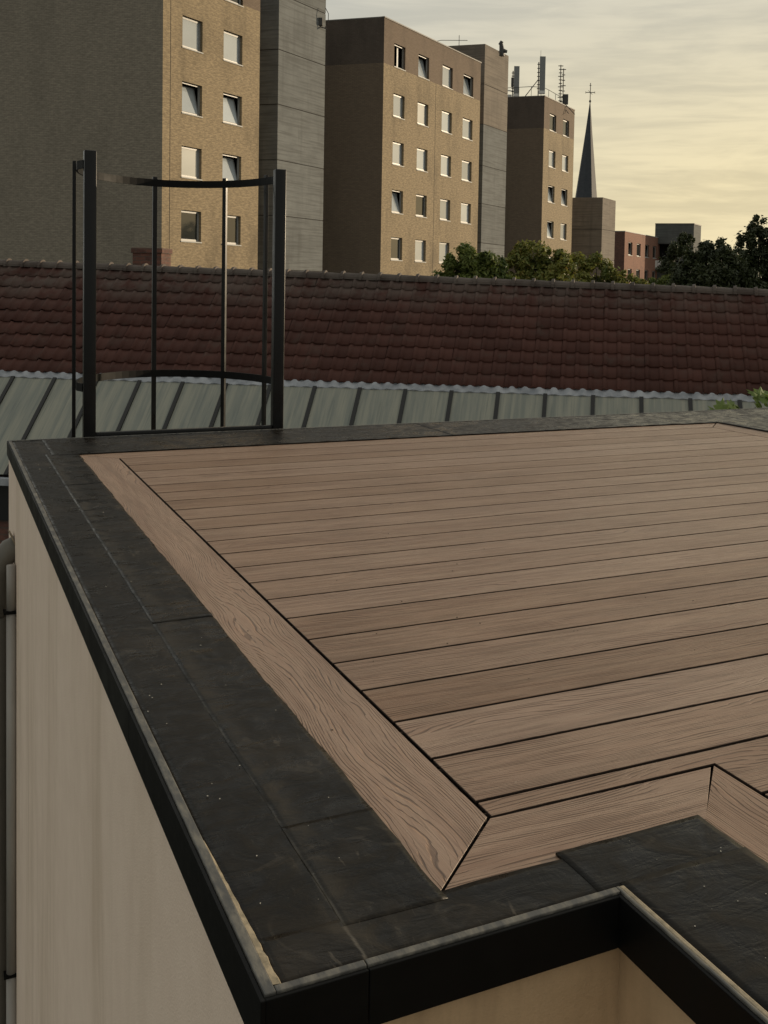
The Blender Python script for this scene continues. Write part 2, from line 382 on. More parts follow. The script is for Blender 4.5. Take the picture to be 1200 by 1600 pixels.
M['mast'] = mat('dark_mast_metal', (0.05, 0.048, 0.045), 0.5)[0]
M['bark'] = noisy('bark', (0.06, 0.045, 0.03), (0.03, 0.024, 0.018), 0.9, (5, 5, 2))
M['specks'] = mat('pale_grit', (0.45, 0.42, 0.36), 0.6)[0]
M['grit_dark'] = mat('dark_grit', (0.03, 0.025, 0.02), 0.8)[0]
def leaf_mat(name, c1, c2, c3, transl=0.35):
    m, t, b = mat(name, c1, 0.55)
    p = N(t, 'ShaderNodeNewGeometry').outputs['Position']
    n = noise_(t, p, 0.8, 3, 0.6); n2 = noise_(t, p, 7, 2)
    c = mixc(t, maprange(t, n, 0.35, 0.65), c1, c2); c = mixc(t, math_(t, 'MULTIPLY', maprange(t, n2, 0.5, 0.75), 0.7), c, c3)
    t.links.new(c, b.inputs['Base Color'])
    tr = N(t, 'ShaderNodeBsdfTranslucent'); t.links.new(c, tr.inputs['Color'])
    mx = N(t, 'ShaderNodeMixShader'); mx.inputs[0].default_value = transl
    out = [n for n in t.nodes if n.type == 'OUTPUT_MATERIAL'][0]
    t.links.new(b.outputs[0], mx.inputs[1]); t.links.new(tr.outputs[0], mx.inputs[2]); t.links.new(mx.outputs[0], out.inputs[0])
    return m
M['leaf'] = leaf_mat('green_leaves', (0.075, 0.11, 0.024), (0.14, 0.18, 0.04), (0.24, 0.23, 0.05))
M['leaf_warm'] = leaf_mat('sun_tinted_leaves', (0.10, 0.13, 0.028), (0.20, 0.21, 0.045), (0.34, 0.22, 0.055))  # sunlit tops painted in as warm yellow-orange leaf tones
M['leaf_dark'] = leaf_mat('dark_leaves', (0.028, 0.038, 0.014), (0.042, 0.055, 0.018), (0.06, 0.065, 0.02), 0.2)
M['leaf_vine'] = leaf_mat('vine_leaves', (0.10, 0.15, 0.03), (0.17, 0.23, 0.05), (0.26, 0.32, 0.10), 0.3)

# ------------------------------------------------------------------ setting
g = MB(); g.quad((-900, -600, -5), (1200, -600, -5), (1200, 1500, -5), (-900, 1500, -5))
tag(g.obj('ground', M['ground']), 'flat dull ground far below the terrace', kind='structure')

# ------------------------------------------------------------------ far apartment blocks
FA = math.atan2(0.60376, 0.79716)             # direction of the long facades
BX, BY = -0.1366, 0.9906                      # local direction of the end walls (not square to the facade)
def world_of(C, s, out=0.0):                  # a point on a facade
    return (C[0] + 0.79716*s + 0.60376*out, C[1] + 0.60376*s - 0.79716*out)

def make_window(parent, x0, x1, z0, z1, state, glass='pane', sill=True, rec=0.13):
    w, h = x1-x0, z1-z0
    mb = MB(); fw = 0.07
    mb.box(0, fw, rec, rec+0.07, 0, h); mb.box(w-fw, w, rec, rec+0.07, 0, h)
    mb.box(fw, w-fw, rec, rec+0.07, 0, fw); mb.box(fw, w-fw, rec, rec+0.07, h-fw, h)
    wo_ = mb.obj('window', M['frame'], parent); wo_.location = (x0, 0, z0)
    if sill:
        sb = MB(); sb.box(-0.03, w+0.03, -0.035, rec-0.003, -0.055, -0.002); so = sb.obj('sill', M['sill'], wo_)
    # sash + pane share the hinge line at the bottom
    pm = MB(); a, b2, c, d_ = fw+0.03, w-fw-0.03, fw+0.03, h-fw-0.03
    y = rec + 0.03
    ang = {'shut': 0.0, 'tilt': rad(13), 'open': rad(0)}[state]
    def P(x, yy, z):
        zz = z - fw; return (x, y + yy*cos(ang) + zz*sin(ang), fw + zz*cos(ang) - yy*sin(ang))
    if state != 'open':
        pm.quad(P(a, 0, c), P(b2, 0, c), P(b2, 0, d_), P(a, 0, d_))
        pm.obj('pane', M[glass], wo_)
        sm = MB()
        for (u0, u1, v0, v1) in ((fw-0.01, a, fw, h-fw), (b2, w-fw+0.01, fw, h-fw), (a, b2, fw, c), (a, b2, d_, h-fw)):
            q = [P(u0, -0.02, v0), P(u1, -0.02, v0), P(u1, -0.02, v1), P(u0, -0.02, v1)]
            q2 = [P(u0, 0.03, v0), P(u1, 0.03, v0), P(u1, 0.03, v1), P(u0, 0.03, v1)]
            sm.quad(*q); sm.quad(*q2[::-1])
            for k in range(4): sm.quad(q[k], q2[k], q2[(k+1) % 4], q[(k+1) % 4])
        sm.obj('sash', M['frame'], wo_)
    else:
        cu = MB(); cu.quad((w*0.55, rec+0.12, fw), (w*0.75, rec+0.16, fw), (w*0.75, rec+0.16, h-fw), (w*0.55, rec+0.12, h-fw))
        cu.obj('curtain', M['white'], wo_)
    return wo_

def make_block(label, C, L, D, z0, ztop, zband, wins, parent_name='apartment_block', wall='brick', top='brick_top', cap='coping', joint=None, cat='apartment block', end='end_brown'):
    root = empty(parent_name, (C[0], C[1], 0), FA, label, cat)
    def walls(nm, za, zb, m, side=True):
        mb = MB()
        xs = sorted({0, L, *[w[0] for w in wins if w[2] < zb and w[3] > za], *[w[1] for w in wins if w[2] < zb and w[3] > za]})
        zs = sorted({za, zb, *[max(w[2], za) for w in wins if w[2] < zb and w[3] > za], *[min(w[3], zb) for w in wins if w[2] < zb and w[3] > za]})
        for xa, xb in zip(xs, xs[1:]):
            for zc, zd in zip(zs, zs[1:]):
                mx, mz = (xa+xb)/2, (zc+zd)/2
                if any(w[0] < mx < w[1] and w[2] < mz < w[3] for w in wins): continue
                mb.quad((xa, 0, zc), (xb, 0, zc), (xb, 0, zd), (xa, 0, zd))
        for w in wins:
            if not (w[2] < zb and w[3] > za): continue
            a, b, c, d_ = w[:4]; r = 0.2
            mb.quad((a, 0, c), (a, 0, d_), (a, r, d_), (a, r, c)); mb.quad((b, 0, c), (b, r, c), (b, r, d_), (b, 0, d_))
            mb.quad((a, 0, d_), (b, 0, d_), (b, r, d_), (a, r, d_)); mb.quad((a, 0, c), (a, r, c), (b, r, c), (b, 0, c))
            # room behind the opening
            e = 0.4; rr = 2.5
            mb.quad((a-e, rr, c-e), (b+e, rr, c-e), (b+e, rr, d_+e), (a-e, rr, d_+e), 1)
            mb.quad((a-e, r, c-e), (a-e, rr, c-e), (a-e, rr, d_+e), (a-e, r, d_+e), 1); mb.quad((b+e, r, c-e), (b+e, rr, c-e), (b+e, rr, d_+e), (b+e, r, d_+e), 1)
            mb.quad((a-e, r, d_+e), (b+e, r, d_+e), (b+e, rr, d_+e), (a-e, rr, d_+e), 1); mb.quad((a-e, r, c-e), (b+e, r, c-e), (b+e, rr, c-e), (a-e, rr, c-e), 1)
        lx, ly = BX*D, BY*D
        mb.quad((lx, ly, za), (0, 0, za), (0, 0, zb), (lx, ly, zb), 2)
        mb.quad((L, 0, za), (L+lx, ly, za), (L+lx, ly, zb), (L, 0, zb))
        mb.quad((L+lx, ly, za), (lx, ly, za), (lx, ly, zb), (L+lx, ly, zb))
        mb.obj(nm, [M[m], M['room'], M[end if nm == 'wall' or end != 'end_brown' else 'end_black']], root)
    walls('wall', z0, zband, wall)
    if zband < ztop: walls('upper_wall', zband, ztop, top)
    lx, ly = BX*D, BY*D
    rf = MB(); rf.quad((0, 0, ztop-0.3), (L, 0, ztop-0.3), (L+lx, ly, ztop-0.3), (lx, ly, ztop-0.3)); rf.obj('roof', M['mast'], root)
    cp = MB(); e = 0.04
    cp.prism([(-e, -e), (L+e, -e), (L+e, 0.25), (-e, 0.25)], ztop, ztop+0.07)
    cp.prism([(-e, 0.253), (0.25, 0.253), (lx+0.25, ly), (lx-e, ly)], ztop, ztop+0.07)
    cp.prism([(L-0.25, 0.253), (L+e, 0.253), (L+lx+e, ly), (L+lx-0.25, ly)], ztop, ztop+0.07)
    cp.obj('coping', M[cap], root)
    if joint:
        jb = MB(); jb.box(joint-0.012, joint+0.012, -0.006, 0.0, z0, zband); jb.obj('movement_joint', M['concrete_joint'], root)
    for w in wins:
        make_window(root, w[0], w[1], w[2], w[3], w[4], w[5])
    return root

# nearest block (only its end corner is in view)
rowsA = [(15.25, 1), (12.48, 0), (9.62, 0), (6.80, 0), (3.97, 0), (1.15, 0)]
stA = {(0, 0): ('shut', 'pane'), (0, 1): ('shut', 'pane_dark'), (1, 0): ('shut', 'pane'), (1, 1): ('shut', 'pane'), (2, 0): ('tilt', 'pane'), (2, 1): ('tilt', 'pane'),
       (3, 0): ('shut', 'pane_blind'), (3, 1): ('tilt', 'pane'), (4, 0): ('shut', 'pane_dark'), (4, 1): ('shut', 'pane_dark'), (5, 0): ('shut', 'pane'), (5, 1): ('shut', 'pane')}
wA = []
for i, (zt, _) in enumerate(rowsA):
    for j, (a, b) in enumerate(((1.23, 2.56), (4.03, 5.41))):
        s_, g_ = stA[(i, j)]; wA.append((a, b, zt-1.37, zt, s_, g_))
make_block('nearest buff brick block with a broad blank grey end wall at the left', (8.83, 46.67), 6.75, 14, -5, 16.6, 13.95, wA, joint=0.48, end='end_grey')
# middle block: four columns
colsB = ((1.18, 2.5), (4.12, 5.5), (7.32, 8.74), (10.33, 11.83))
topsB = (14.92, 12.05, 9.27, 6.45, 3.68, 0.88)
stB = {0: ['open', 'tilt', 'shut', 'tilt'], 3: ['tilt', 'shut', 'shut', 'shut']}
glB = {(1, 1): 'pane_blind', (3, 1): 'pane_dark', (4, 0): 'pane_dark'}
wB = []
for i, zt in enumerate(topsB):
    for j, (a, b) in enumerate(colsB):
        wB.append((a, b, zt-1.33, zt, stB.get(i, ['shut']*4)[j], glB.get((i, j), 'pane')))
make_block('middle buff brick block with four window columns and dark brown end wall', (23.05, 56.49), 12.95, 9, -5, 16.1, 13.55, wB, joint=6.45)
# far block
wC = []
for i, zt in enumerate((14.75, 11.88, 9.09, 6.27, 3.45)):
    for j, (a, b) in enumerate(((1.2, 2.62), (4.17, 5.57))):
        st = 'tilt' if i == 2 or (i == 3 and j == 0) else 'shut'
        wC.append((a, b, zt-1.33, zt, st, 'pane_dark' if i == 0 else 'pane'))
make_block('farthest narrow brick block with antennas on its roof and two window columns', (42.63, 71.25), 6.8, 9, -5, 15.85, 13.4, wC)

def make_tower(label, C, L, D, z0, joints, ztop, m='concrete', cat='stair tower', warm_from=99):
    root = empty('concrete_stair_tower', (C[0], C[1], 0), FA, label, cat)
    lx, ly = BX*D, BY*D; i_ = 0.03
    core = MB(); core.prism([(i_, i_), (L-i_, i_), (L+lx-i_, ly-i_), (lx+i_, ly-i_)], z0, ztop-0.02); core.obj('core', M['concrete_joint'], root)
    zs = [z0] + joints + [ztop]
    for a, b in zip(zs, zs[1:]):
        mb = MB(); mb.prism([(0, 0), (L, 0), (L+lx, ly), (lx, ly)], a+0.02, b-0.02)
        mb.obj('concrete_panel', M['concrete_warm' if a > warm_from else m], root, bevel=0.012)  # panels above warm_from take the browner concrete
    return root
make_tower('tall grey concrete stair tower between the nearest and middle brick blocks', (15.62, 52.34), 4.22, 4.0, -5,
           [-4.1, -1.3, 1.5, 4.27, 7.08, 9.88, 12.63, 15.4], 18.6)
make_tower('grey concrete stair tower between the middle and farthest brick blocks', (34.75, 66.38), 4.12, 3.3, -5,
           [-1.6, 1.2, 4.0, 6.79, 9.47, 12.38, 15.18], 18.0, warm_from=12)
make_tower('low squat concrete tower in front of the church spire', (52.9, 78.0), 3.7, 4.2, -5, [-2.0, 0.8, 3.59, 6.24], 9.07, 'concrete_warm')

# red brick house and dark block far right
wR = []
for zt, cols in ((6.02, (0, 1, 2, 3)), (3.2, (0, 1, 2, 3))):
    for k in cols:
        a, b = ((1.3, 2.75), (4.36, 5.8), (7.5, 9.1), (10.6, 12.15))[k]
        wR.append((a, b, zt-1.38, zt, 'tilt' if (k in (0, 2) and zt > 5) else 'shut', 'pane_dark'))
make_block('low red brick building with pale roof edge far beyond the tiled roof', (64.65, 91.05), 13.4, 8, -5, 7.05, 7.05, wR, 'red_brick_building', 'brick_red', 'brick_red', 'sill', cat='building', end='brick_dark')
root = empty('dark_apartment_block', (77.57, 95.82, 0), FA, 'dark grey concrete block with white balcony beside the dark trees', 'building')
mb = MB()
Dk = 4.4; lx, ly = BX*Dk, BY*Dk
def side(u, z, o=0.0): return (BX*u - o, BY*u, z)
for (u0, u1, za, zb) in ((0, Dk, 6.35, 8.6), (0, 2.6, 4.45, 6.35), (0, Dk, -5, 3.5)):
    mb.quad(side(u1, za), side(u0, za), side(u0, zb), side(u1, zb))
mb.quad((0, 0, -5), (3.4, 0, -5), (3.4, 0, 8.6), (0, 0, 8.6)); mb.quad((0, 0, 8.6), (3.4, 0, 8.6), (3.4+lx, ly, 8.6), (lx, ly, 8.6))
mb.quad((3.4, 0, -5), (3.4+lx, ly, -5), (3.4+lx, ly, 8.6), (3.4, 0, 8.6)); mb.quad((3.4+lx, ly, -5), (lx, ly, -5), (lx, ly, 8.6), (3.4+lx, ly, 8.6))
mb.quad((1.5, 0.3, 3.5), (1.5+lx, ly, 3.5), (1.5+lx, ly, 6.35), (1.5, 0.3, 6.35), 1)
mb.obj('wall', [M['dark_concrete'], M['room']], root)
jb = MB(); jb.quad(side(Dk, 6.33, 0.02), side(0, 6.33, 0.02), side(0, 6.40, 0.02), side(Dk, 6.40, 0.02)); jb.obj('floor_joint', M['concrete_joint'], root)
cb = MB(); cb.prism([(-0.05, -0.05), (3.45, -0.05), (3.45+lx, ly), (lx-0.05, ly)], 8.6, 8.72); cb.obj('coping', M['coping'], root)
bb = MB(); bb.prism([side(4.3, 0, 0.0)[:2], side(4.3, 0, 0.9)[:2], side(1.8, 0, 0.9)[:2], side(1.8, 0, 0.0)[:2]], 3.36, 3.5)
bb.obj('balcony_slab', M['dark_concrete'], root)
for k in range(5):
    u0 = 4.28 - k*0.5
    pb = MB(); pb.prism([side(u0, 0, 0.9)[:2], side(u0, 0, 0.94)[:2], side(u0-0.46, 0, 0.94)[:2], side(u0-0.46, 0, 0.9)[:2]], 3.5, 4.42)
    pb.obj('balcony_panel', M['white'], root)

# church spire
r = empty('church_spire', (99.85, 152.3, 0), 0, 'slender dark slate church spire topped by a cross', 'church spire')
sp = MB(); n = 8; base = [(1.95*cos(2*pi*(k+0.5)/n+0.35), 1.95*sin(2*pi*(k+0.5)/n+0.35)) for k in range(n)]
prev = None
for z, s in ((14.0, 1.16), (16.8, 1.0), (22, 0.68), (28, 0.31), (33.0, 0.035)):
    cx = 0.62*(z-16.8)/16.2; cy = 0.45*(z-16.8)/16.2
    ring = [(cx+x*s*0.98, cy+y*s*0.98, z) for x, y in base]
    if prev:
        for k in range(n): sp.quad(prev[k], prev[(k+1) % n], ring[(k+1) % n], ring[k])
    prev = ring
sp.obj('spire', M['slate'], r)
tw = MB(); tw.box(-2.2, 2.2, -2.2, 2.2, -5, 14.0); tw.obj('bell_tower', M['brick_red'], r)
cr = MB(); tx, ty = 0.62, 0.45
cr.tube([(tx, ty, 32.9), (tx, ty, 36.3)], 0.07, 6)
ax, ay = 0.8924, -0.4507
cr.tube([(tx-ax*0.78, ty-ay*0.78, 34.7), (tx+ax*0.78, ty+ay*0.78, 34.7)], 0.06, 6)
for s_ in (-0.78, 0.78): cr.tube([(tx+ax*s_, ty+ay*s_, 34.5), (tx+ax*s_, ty+ay*s_, 34.9)], 0.05, 5)
for a_, b_ in ((-0.35, 0.35), (0.35, -0.35)): cr.tube([(tx-ax*a_, ty-ay*a_, 34.7-b_), (tx+ax*a_, ty+ay*a_, 34.7+b_)], 0.035, 5)
cr.tube([(tx-ax*0.18, ty-ay*0.18, 35.9), (tx+ax*0.18, ty+ay*0.18, 35.9)], 0.045, 5)
cr.obj('cross', M['mast'], r)
bl = MB(); bl.tube([(tx, ty, 32.95), (tx, ty, 33.05), (tx, ty, 33.2), (tx, ty, 33.35), (tx, ty, 33.45)], [0.05, 0.16, 0.21, 0.16, 0.05], 8); bl.obj('ball', M['mast'], r, smooth=True)

# ------------------------------------------------------------------ roof-top gear
def panel_antenna(label, x, y, zb, h, w, cat='antenna'):
    e = empty('cell_antenna', (x, y, zb), rad(-27), label, cat, 'cell antennas on the farthest block')
    a = MB(); a.prism([(-w/2, -0.09), (w/2, -0.09), (w/2*0.8, 0.12), (-w/2*0.8, 0.12)], 0.35, h); a.obj('shell', M['antenna'], e, bevel=0.02)
    p = MB(); p.tube([(-w/2-0.06, 0.1, -0.7), (-w/2-0.06, 0.1, h*0.86)], 0.045, 6); p.obj('mast', M['mast'], e)
    for k in range(7):
        b = MB(); z = 0.5 + k*(h-0.8)/7; b.box(-w/2-0.17, -w/2+0.03, 0.04, 0.14, z, z+0.05); b.obj('bracket', M['mast'], e)
    f = MB(); f.box(-w*0.5, w*0.5, -0.12, 0.2, 0.12, 0.34); f.obj('foot', M['white'], e)
    return e
a1 = panel_antenna('taller grey panel antenna at the corner of the farthest block roof', 42.65, 71.7, 16.0, 3.0, 0.46)
st_ = MB(); st_.tube([(-0.25, 0.1, 1.3), (-1.35, 0.55, -0.1)], 0.035, 6); st_.obj('stay', M['mast'], a1)
wp = MB(); wp.tube([(-0.15, 0.1, 2.6), (-0.15, 0.1, 3.5)], 0.012, 5); wp.obj('whip', M['mast'], a1)
a2 = panel_antenna('shorter grey panel antenna at the left of the farthest block roof', 41.3, 73.4, 15.9, 2.5, 0.44)
rb = MB(); rb.box(-0.42, -0.22, -0.05, 0.2, 0.9, 1.6); rb.obj('radio_box', M['mast'], a2)
rl = MB()
rl.tube([(-1.2, 0.5, 0.55), (-0.6, 0.2, 0.62), (-0.1, 0.2, 0.55)], 0.05, 6); rl.box(-1.1, -0.35, 0.15, 0.5, -0.1, 0.3); rl.obj('cable_tray', M['white'], a2)
# roof rail on the far block
R_ = empty('roof_railing', (42.63, 71.25, 15.92), FA, 'thin curved metal railing round the antennas on the farthest block', 'railing')
rr = MB(); pts = []
for k in range(10):
    a = pi*0.5*k/9; pts.append((0.1 + 0.9*(1-cos(a)), 0.35+0.0*k, 0.62 - 0.0*k))
rr.tube([(BX*3.5+0.3, BY*3.5, 0.75), (BX*1.2+0.3, BY*1.2, 0.78), (0.3, 0.5, 0.72), (0.5, 0.3, 0.72), (1.6, 0.3, 0.72), (4.6, 0.3, 0.62)], 0.022, 6); rr.obj('top_rail', M['mast'], R_)
for (x, y, h) in ((BX*3.3+0.3, BY*3.3, 0.76), (BX*2.2+0.3, BY*2.2, 0.76), (BX*1.2+0.3, BY*1.2, 0.78), (0.35, 0.45, 0.72), (1.6, 0.3, 0.72), (3.1, 0.3, 0.68), (4.5, 0.3, 0.62)):
    q = MB(); q.tube([(x, y, 0), (x, y, h)], 0.02, 5); q.obj('post', M['mast'], R_)
def yagi(label, x, y, z0, h, n, box=False):
    e = empty('aerial_mast', (x, y, z0), rad(-27), label, 'antenna', 'thin aerial masts on the farthest block')
    p = MB(); p.tube([(0, 0, 0), (0, 0, h)], 0.04, 6); p.obj('pole', M['mast'], e)
    for k in range(n):
        z = h - 0.08 - k*(h-0.4)/n; q = MB(); w = 0.14 if k % 3 else 0.2
        q.tube([(-w, 0, z), (w, 0, z)], 0.035, 5); q.obj('rung', M['mast'], e)
    if box:
        q = MB(); q.box(0.02, 0.42, -0.15, 0.15, 0.55, 1.35); q.obj('equipment_box', M['mast'], e)
        q = MB(); q.tube([(0.2, 0, 0.55), (1.0, 0, -0.25)], 0.035, 5); q.tube([(0.1, 0, 0.3), (0.5, 0, -0.2)], 0.03, 5); q.obj('brace', M['mast'], e)
yagi('left thin laddered aerial mast with close rungs on the farthest block', 45.72, 73.95, 15.6, 3.5, 11)
yagi('right thin aerial mast carrying a dark equipment box', 46.15, 74.2, 15.45, 3.45, 7, True)
e = empty('tv_aerial', (33.6, 68.2, 18.0), rad(-27), 'small bent television aerial on the tower behind the middle block', 'aerial')
q = MB(); q.tube([(-2.0, 0, 0.0), (-1.7, 0, 0.32), (-1.3, 0, 0.42), (0.6, 0, 0.45)], 0.022, 5); q.obj('boom', M['mast'], e)
q = MB(); q.tube([(0, 0, 0), (0, 0, 0.8)], 0.022, 5); q.obj('pole', M['mast'], e)
e = empty('roof_cowl', (37.0, 68.05, 18.0), rad(-27), 'small dark cowl perched on the edge of the second concrete tower', 'cowl')
q = MB(); q.tube([(0, 0, -0.3), (0, 0, 0.2), (-0.05, 0, 0.55)], [0.22, 0.18, 0.14], 8); q.obj('stack', M['mast'], e)
q = MB(); q.tube([(-0.15, 0, 0.5), (0.0, 0, 0.75)], [0.13, 0.13], 8); q.tube([(0, 0, 0.1), (0.4, 0, 0.02)], [0.2, 0.1], 7); q.obj('hood', M['mast'], e)
e = empty('roof_hatch_cage', (18.75, 54.6, 14.3), rad(-27), 'small wire bracket fixed near the top of the first concrete tower', 'bracket')
q = MB(); q.tube([(0.1, -0.1, 0.25), (0.28, -0.1, 0.5), (0.28, -0.1, 1.0), (0.12, -0.1, 1.3)], 0.02, 5); q.tube([(-0.35, -0.1, 0.35), (0.2, -0.1, 0.2)], 0.03, 5); q.obj('hoop', M['mast'], e)
q = MB(); q.box(-0.3, -0.02, -0.25, -0.02, 0.35, 0.75); q.obj('lamp_box', M['mast'], e)

# ------------------------------------------------------------------ tiled house with lean-to
UP = Vector((0.41161, 0.60453, 0.681998)); EE = Vector((0.82659, -0.562805, 0)); NN = EE.cross(UP)
E0 = Vector((7.26717, 17.54235, -1.1164))
RM = Matrix((EE, UP, NN)).transposed()
def slope_obj(name, loc=E0, label=None, cat=None):
    o = empty(name, loc, 0, label, cat); o.rotation_euler = RM.to_euler(); return o
house = slope_obj('tiled_house', E0, 'long low house with dark red tiled roof and mossy ridge behind the terrace', 'house')
TW, TL, ROWS = 0.25, 0.312, 9
U0, U1 = -10.6, 9.4
def tile_geo():
    xs = [0, 0.02, 0.045, 0.07, 0.09, 0.13, 0.19, 0.255]
    hs = [0.004, 0.031, 0.042, 0.031, 0.006, 0.0, 0.001, 0.006]
    v = []; f = []
    for yy, lift in ((-0.005, 0.034), (0.33, 0.0)):
        for x, h in zip(xs, hs): v.append((x, yy, h+lift))
    nx = len(xs)
    for x, h in zip(xs, hs): v.append((x, -0.003, h+0.034-0.030))
    for i in range(nx-1):
        f.append((i, i+1, nx+i+1, nx+i)); f.append((2*nx+i, 2*nx+i+1, i+1, i))
    return v, f
tv, tf = tile_geo()
tmesh = bpy.data.meshes.new('tile'); tmesh.from_pydata(tv, [], tf); tmesh.materials.append(M['tile'])
tmesh.polygons.foreach_set('use_smooth', [True]*len(tf))
def tile_scale(u): return 1 - u*0.0095
cells = []
ncol = int((U1-U0)/TW)
for c in range(ncol):
    for r_ in range(ROWS):
        u = U0 + c*TW; cells.append((u, 0.12 + r_*TL*tile_scale(u)))
fwd = Vector((0.4511, 0.8912, -0.048)); camp = Vector((0, 0, 0.726))
def key(c):
    p = E0 + EE*c[0] + UP*c[1]; d_ = p - camp
    lat = d_.dot(Vector((0.8924, -0.4507, 0.02))) / d_.dot(fwd)
    inside = -0.46 < lat < 0.31
    return (0 if inside else 1, d_.length)
cells.sort(key=key)
rg = random.Random(3)
rest_v = []; rest_f = []; rest_t = []
for k, (u, v) in enumerate(cells):
    du, dv, dz, ra = rg.gauss(0, 0.003), rg.gauss(0, 0.005), rg.gauss(0, 0.0025), rg.gauss(0, 0.010)
    sag = 0.012*noise.noise(Vector((u*0.5, v*0.7, 3)))
    if k < 300:
        o = bpy.data.objects.new('roof_tile', tmesh); COL.objects.link(o); o.parent = house
        o.location = (u+du, v+dv, dz+sag); o.rotation_euler = (0, 0, ra)
    else:
        i = len(rest_v); ca, sa = cos(ra), sin(ra)
        rest_v += [(u+du+x*ca-y*sa, v+dv+x*sa+y*ca, z+dz+sag) for x, y, z in tv]
        rest_f += [tuple(a+i for a in f) for f in tf]; rest_t += [rg.random()]*len(tv)
me = bpy.data.meshes.new('roof_tiles'); me.from_pydata(rest_v, [], rest_f)
at = me.attributes.new('tile_tone', 'FLOAT', 'POINT'); at.data.foreach_set('value', rest_t)
me.polygons.foreach_set('use_smooth', [True]*len(rest_f))
tag(link_obj('roof_tiles', me, house, M['tile']), kind='stuff')
# roof deck below tiles, ridge
VR = 0.12 + ROWS*TL
dk = MB(); dk.quad((U0, 0.05, -0.02), (U1, 0.05, -0.02), (U1, VR*tile_scale(U1), -0.02), (U0, VR*tile_scale(U0)+0.05, -0.02)); dk.obj('roof_deck', M['void'], house)
rd = MB()
for a in range(9):
    pass
def ridge_mesh(L=0.40):
    mb = MB(); n = 8; prof = []
    for k in range(n+1):
        a = pi*(k/n)*1.06 - 0.1; prof.append((-cos(a)*0.115, sin(a)*0.115))
    st = [(0, 1.22), (0.06, 1.36), (0.068, 1.03), (L+0.02, 0.92)]
    for (x0, s0), (x1, s1) in zip(st, st[1:]):
        for (p, q), (p2, q2) in zip(prof, prof[1:]):
            mb.quad((x0, p*s0, q*s0), (x1, p*s1, q*s1), (x1, p2*s1, q2*s1), (x0, p2*s0, q2*s0))
    for x, s in ((0, 1.16),):
        mb.poly([(x, p*s, q*s) for p, q in prof])
    me = mb.mesh('ridge_tile', True); me.materials.append(M['ridge']); return me
rmesh = ridge_mesh()
# the ridge runs along EE; cap up direction is world z -> express in slope frame
Lm = RM.inverted() @ Matrix.Identity(3)
zloc = RM.transposed() @ Vector((0, 0, 1)); yloc = zloc.cross(Vector((1, 0, 0)))
RR = Matrix((Vector((1, 0, 0)), yloc, zloc)).transposed()
k = 0; u = U0
while u < U1-0.3:
    v = VR*tile_scale(u) - 0.02
    o = bpy.data.objects.new('ridge_tile', rmesh); COL.objects.link(o); o.parent = house
    o.location = (u, v, -0.01+rg.gauss(0, 0.004))
    o.rotation_euler = (Matrix.Rotation(rg.gauss(0, 0.012), 3, 'Z') @ Matrix.Rotation(-0.0294, 3, 'Z') @ RR).to_euler(); u += 0.385
# far slope and walls
bs = MB(); dn = RM.transposed() @ Vector((0.41161, 0.60453, -0.682))
pL = Vector((U0, VR*tile_scale(U0), -0.03)); pR = Vector((U1, VR*tile_scale(U1), -0.03))
bs.quad(pR, pL, pL+dn*3.3, pR+dn*3.3); bs.obj('far_slope', M['tile'], house)
zl = zloc; hl = RM.transposed() @ Vector((0.5628, 0.8266, 0))
e0 = Vector((U0, 0, 0)); e1 = Vector((U1, 0, 0))
wl = MB()
wl.quad(e0-zl*0.1, e1-zl*0.1, e1-zl*4.0, e0-zl*4.0)
wl.poly([e0-zl*4, e0-zl*0.1, pL, pL+dn*3.3, e0+hl*4.6-zl*4]); wl.poly([e1-zl*4, e1-zl*0.1, pR, pR+dn*3.3, e1+hl*4.6-zl*4])
wl.obj('wall', M['brick_dark'], house)
# lead flashing, a wavy apron over the sheets
fl = MB(); nn_ = 700; prev = None
for k in range(nn_+1):
    u = U0 + (U1-U0)*k/nn_
    w1 = 0.5+0.5*sin(2*pi*u/TW + 0.8*noise.noise(Vector((u*1.3, 0, 0)))); w2 = noise.noise(Vector((u*1.9, 5, 0)))
    a = Vector((u, 0.22, -0.01)); b = Vector((u, 0.112, 0.012+0.035*w1)); c = Vector((u, -0.015+0.022*w2, 0.012+0.022*w1)); c2 = Vector((u, -0.022+0.02*w2, 0.012))
    row = (a, b, c, c2)
    if prev:
        for i in range(3): fl.quad(prev[i], row[i], row[i+1], prev[i+1])
    prev = row
fl.obj('lead_flashing', M['lead'], house, smooth=True)

lean = slope_obj('lean_to_roof', E0, 'pale green weathered sheet lean-to roof with black glazing bars below the red tiles', 'lean-to roof')
PU = 0.8386; ub = -6.31
for k in range(-5, 19):
    u = ub + k*PU
    b = MB(); b.box(u-0.035, u+0.035, -2.28, -0.005, 0.0, 0.035); b.obj('glazing_bar', M['bar'], lean)
    p = MB(); p.box(0.0, PU-0.066, -2.26, 0.01, -0.012, 0.006); po = p.obj('roof_sheet', M['sheet'], lean); po.location = (u+0.033, 0, rg.gauss(0, 0.001))
gt = MB(); c0 = Vector((U0, -2.30, -0.02)); hx = -hl
for (a, b) in ((0.0, 0.14),):
    A = c0; B = Vector((U1, c0.y, c0.z)); o1 = hx*0.15
    gt.quad(A, B, B+o1-zl*0.0, A+o1-zl*0.0); gt.quad(A+o1, B+o1, B+o1-zl*0.12, A+o1-zl*0.12); gt.quad(A+o1-zl*0.12, B+o1-zl*0.12, B-zl*0.12, A-zl*0.12)
gt.obj('gutter', M['lead'], lean)
sc = MB(); A = c0-zl*0.03+hl*0.08; B = Vector((U1, c0.y, c0.z))-zl*0.03+hl*0.08
sc.quad(A-zl*0.1, B-zl*0.1, B-zl*0.75, A-zl*0.75); sc.obj('fascia_board', M['bar'], lean)
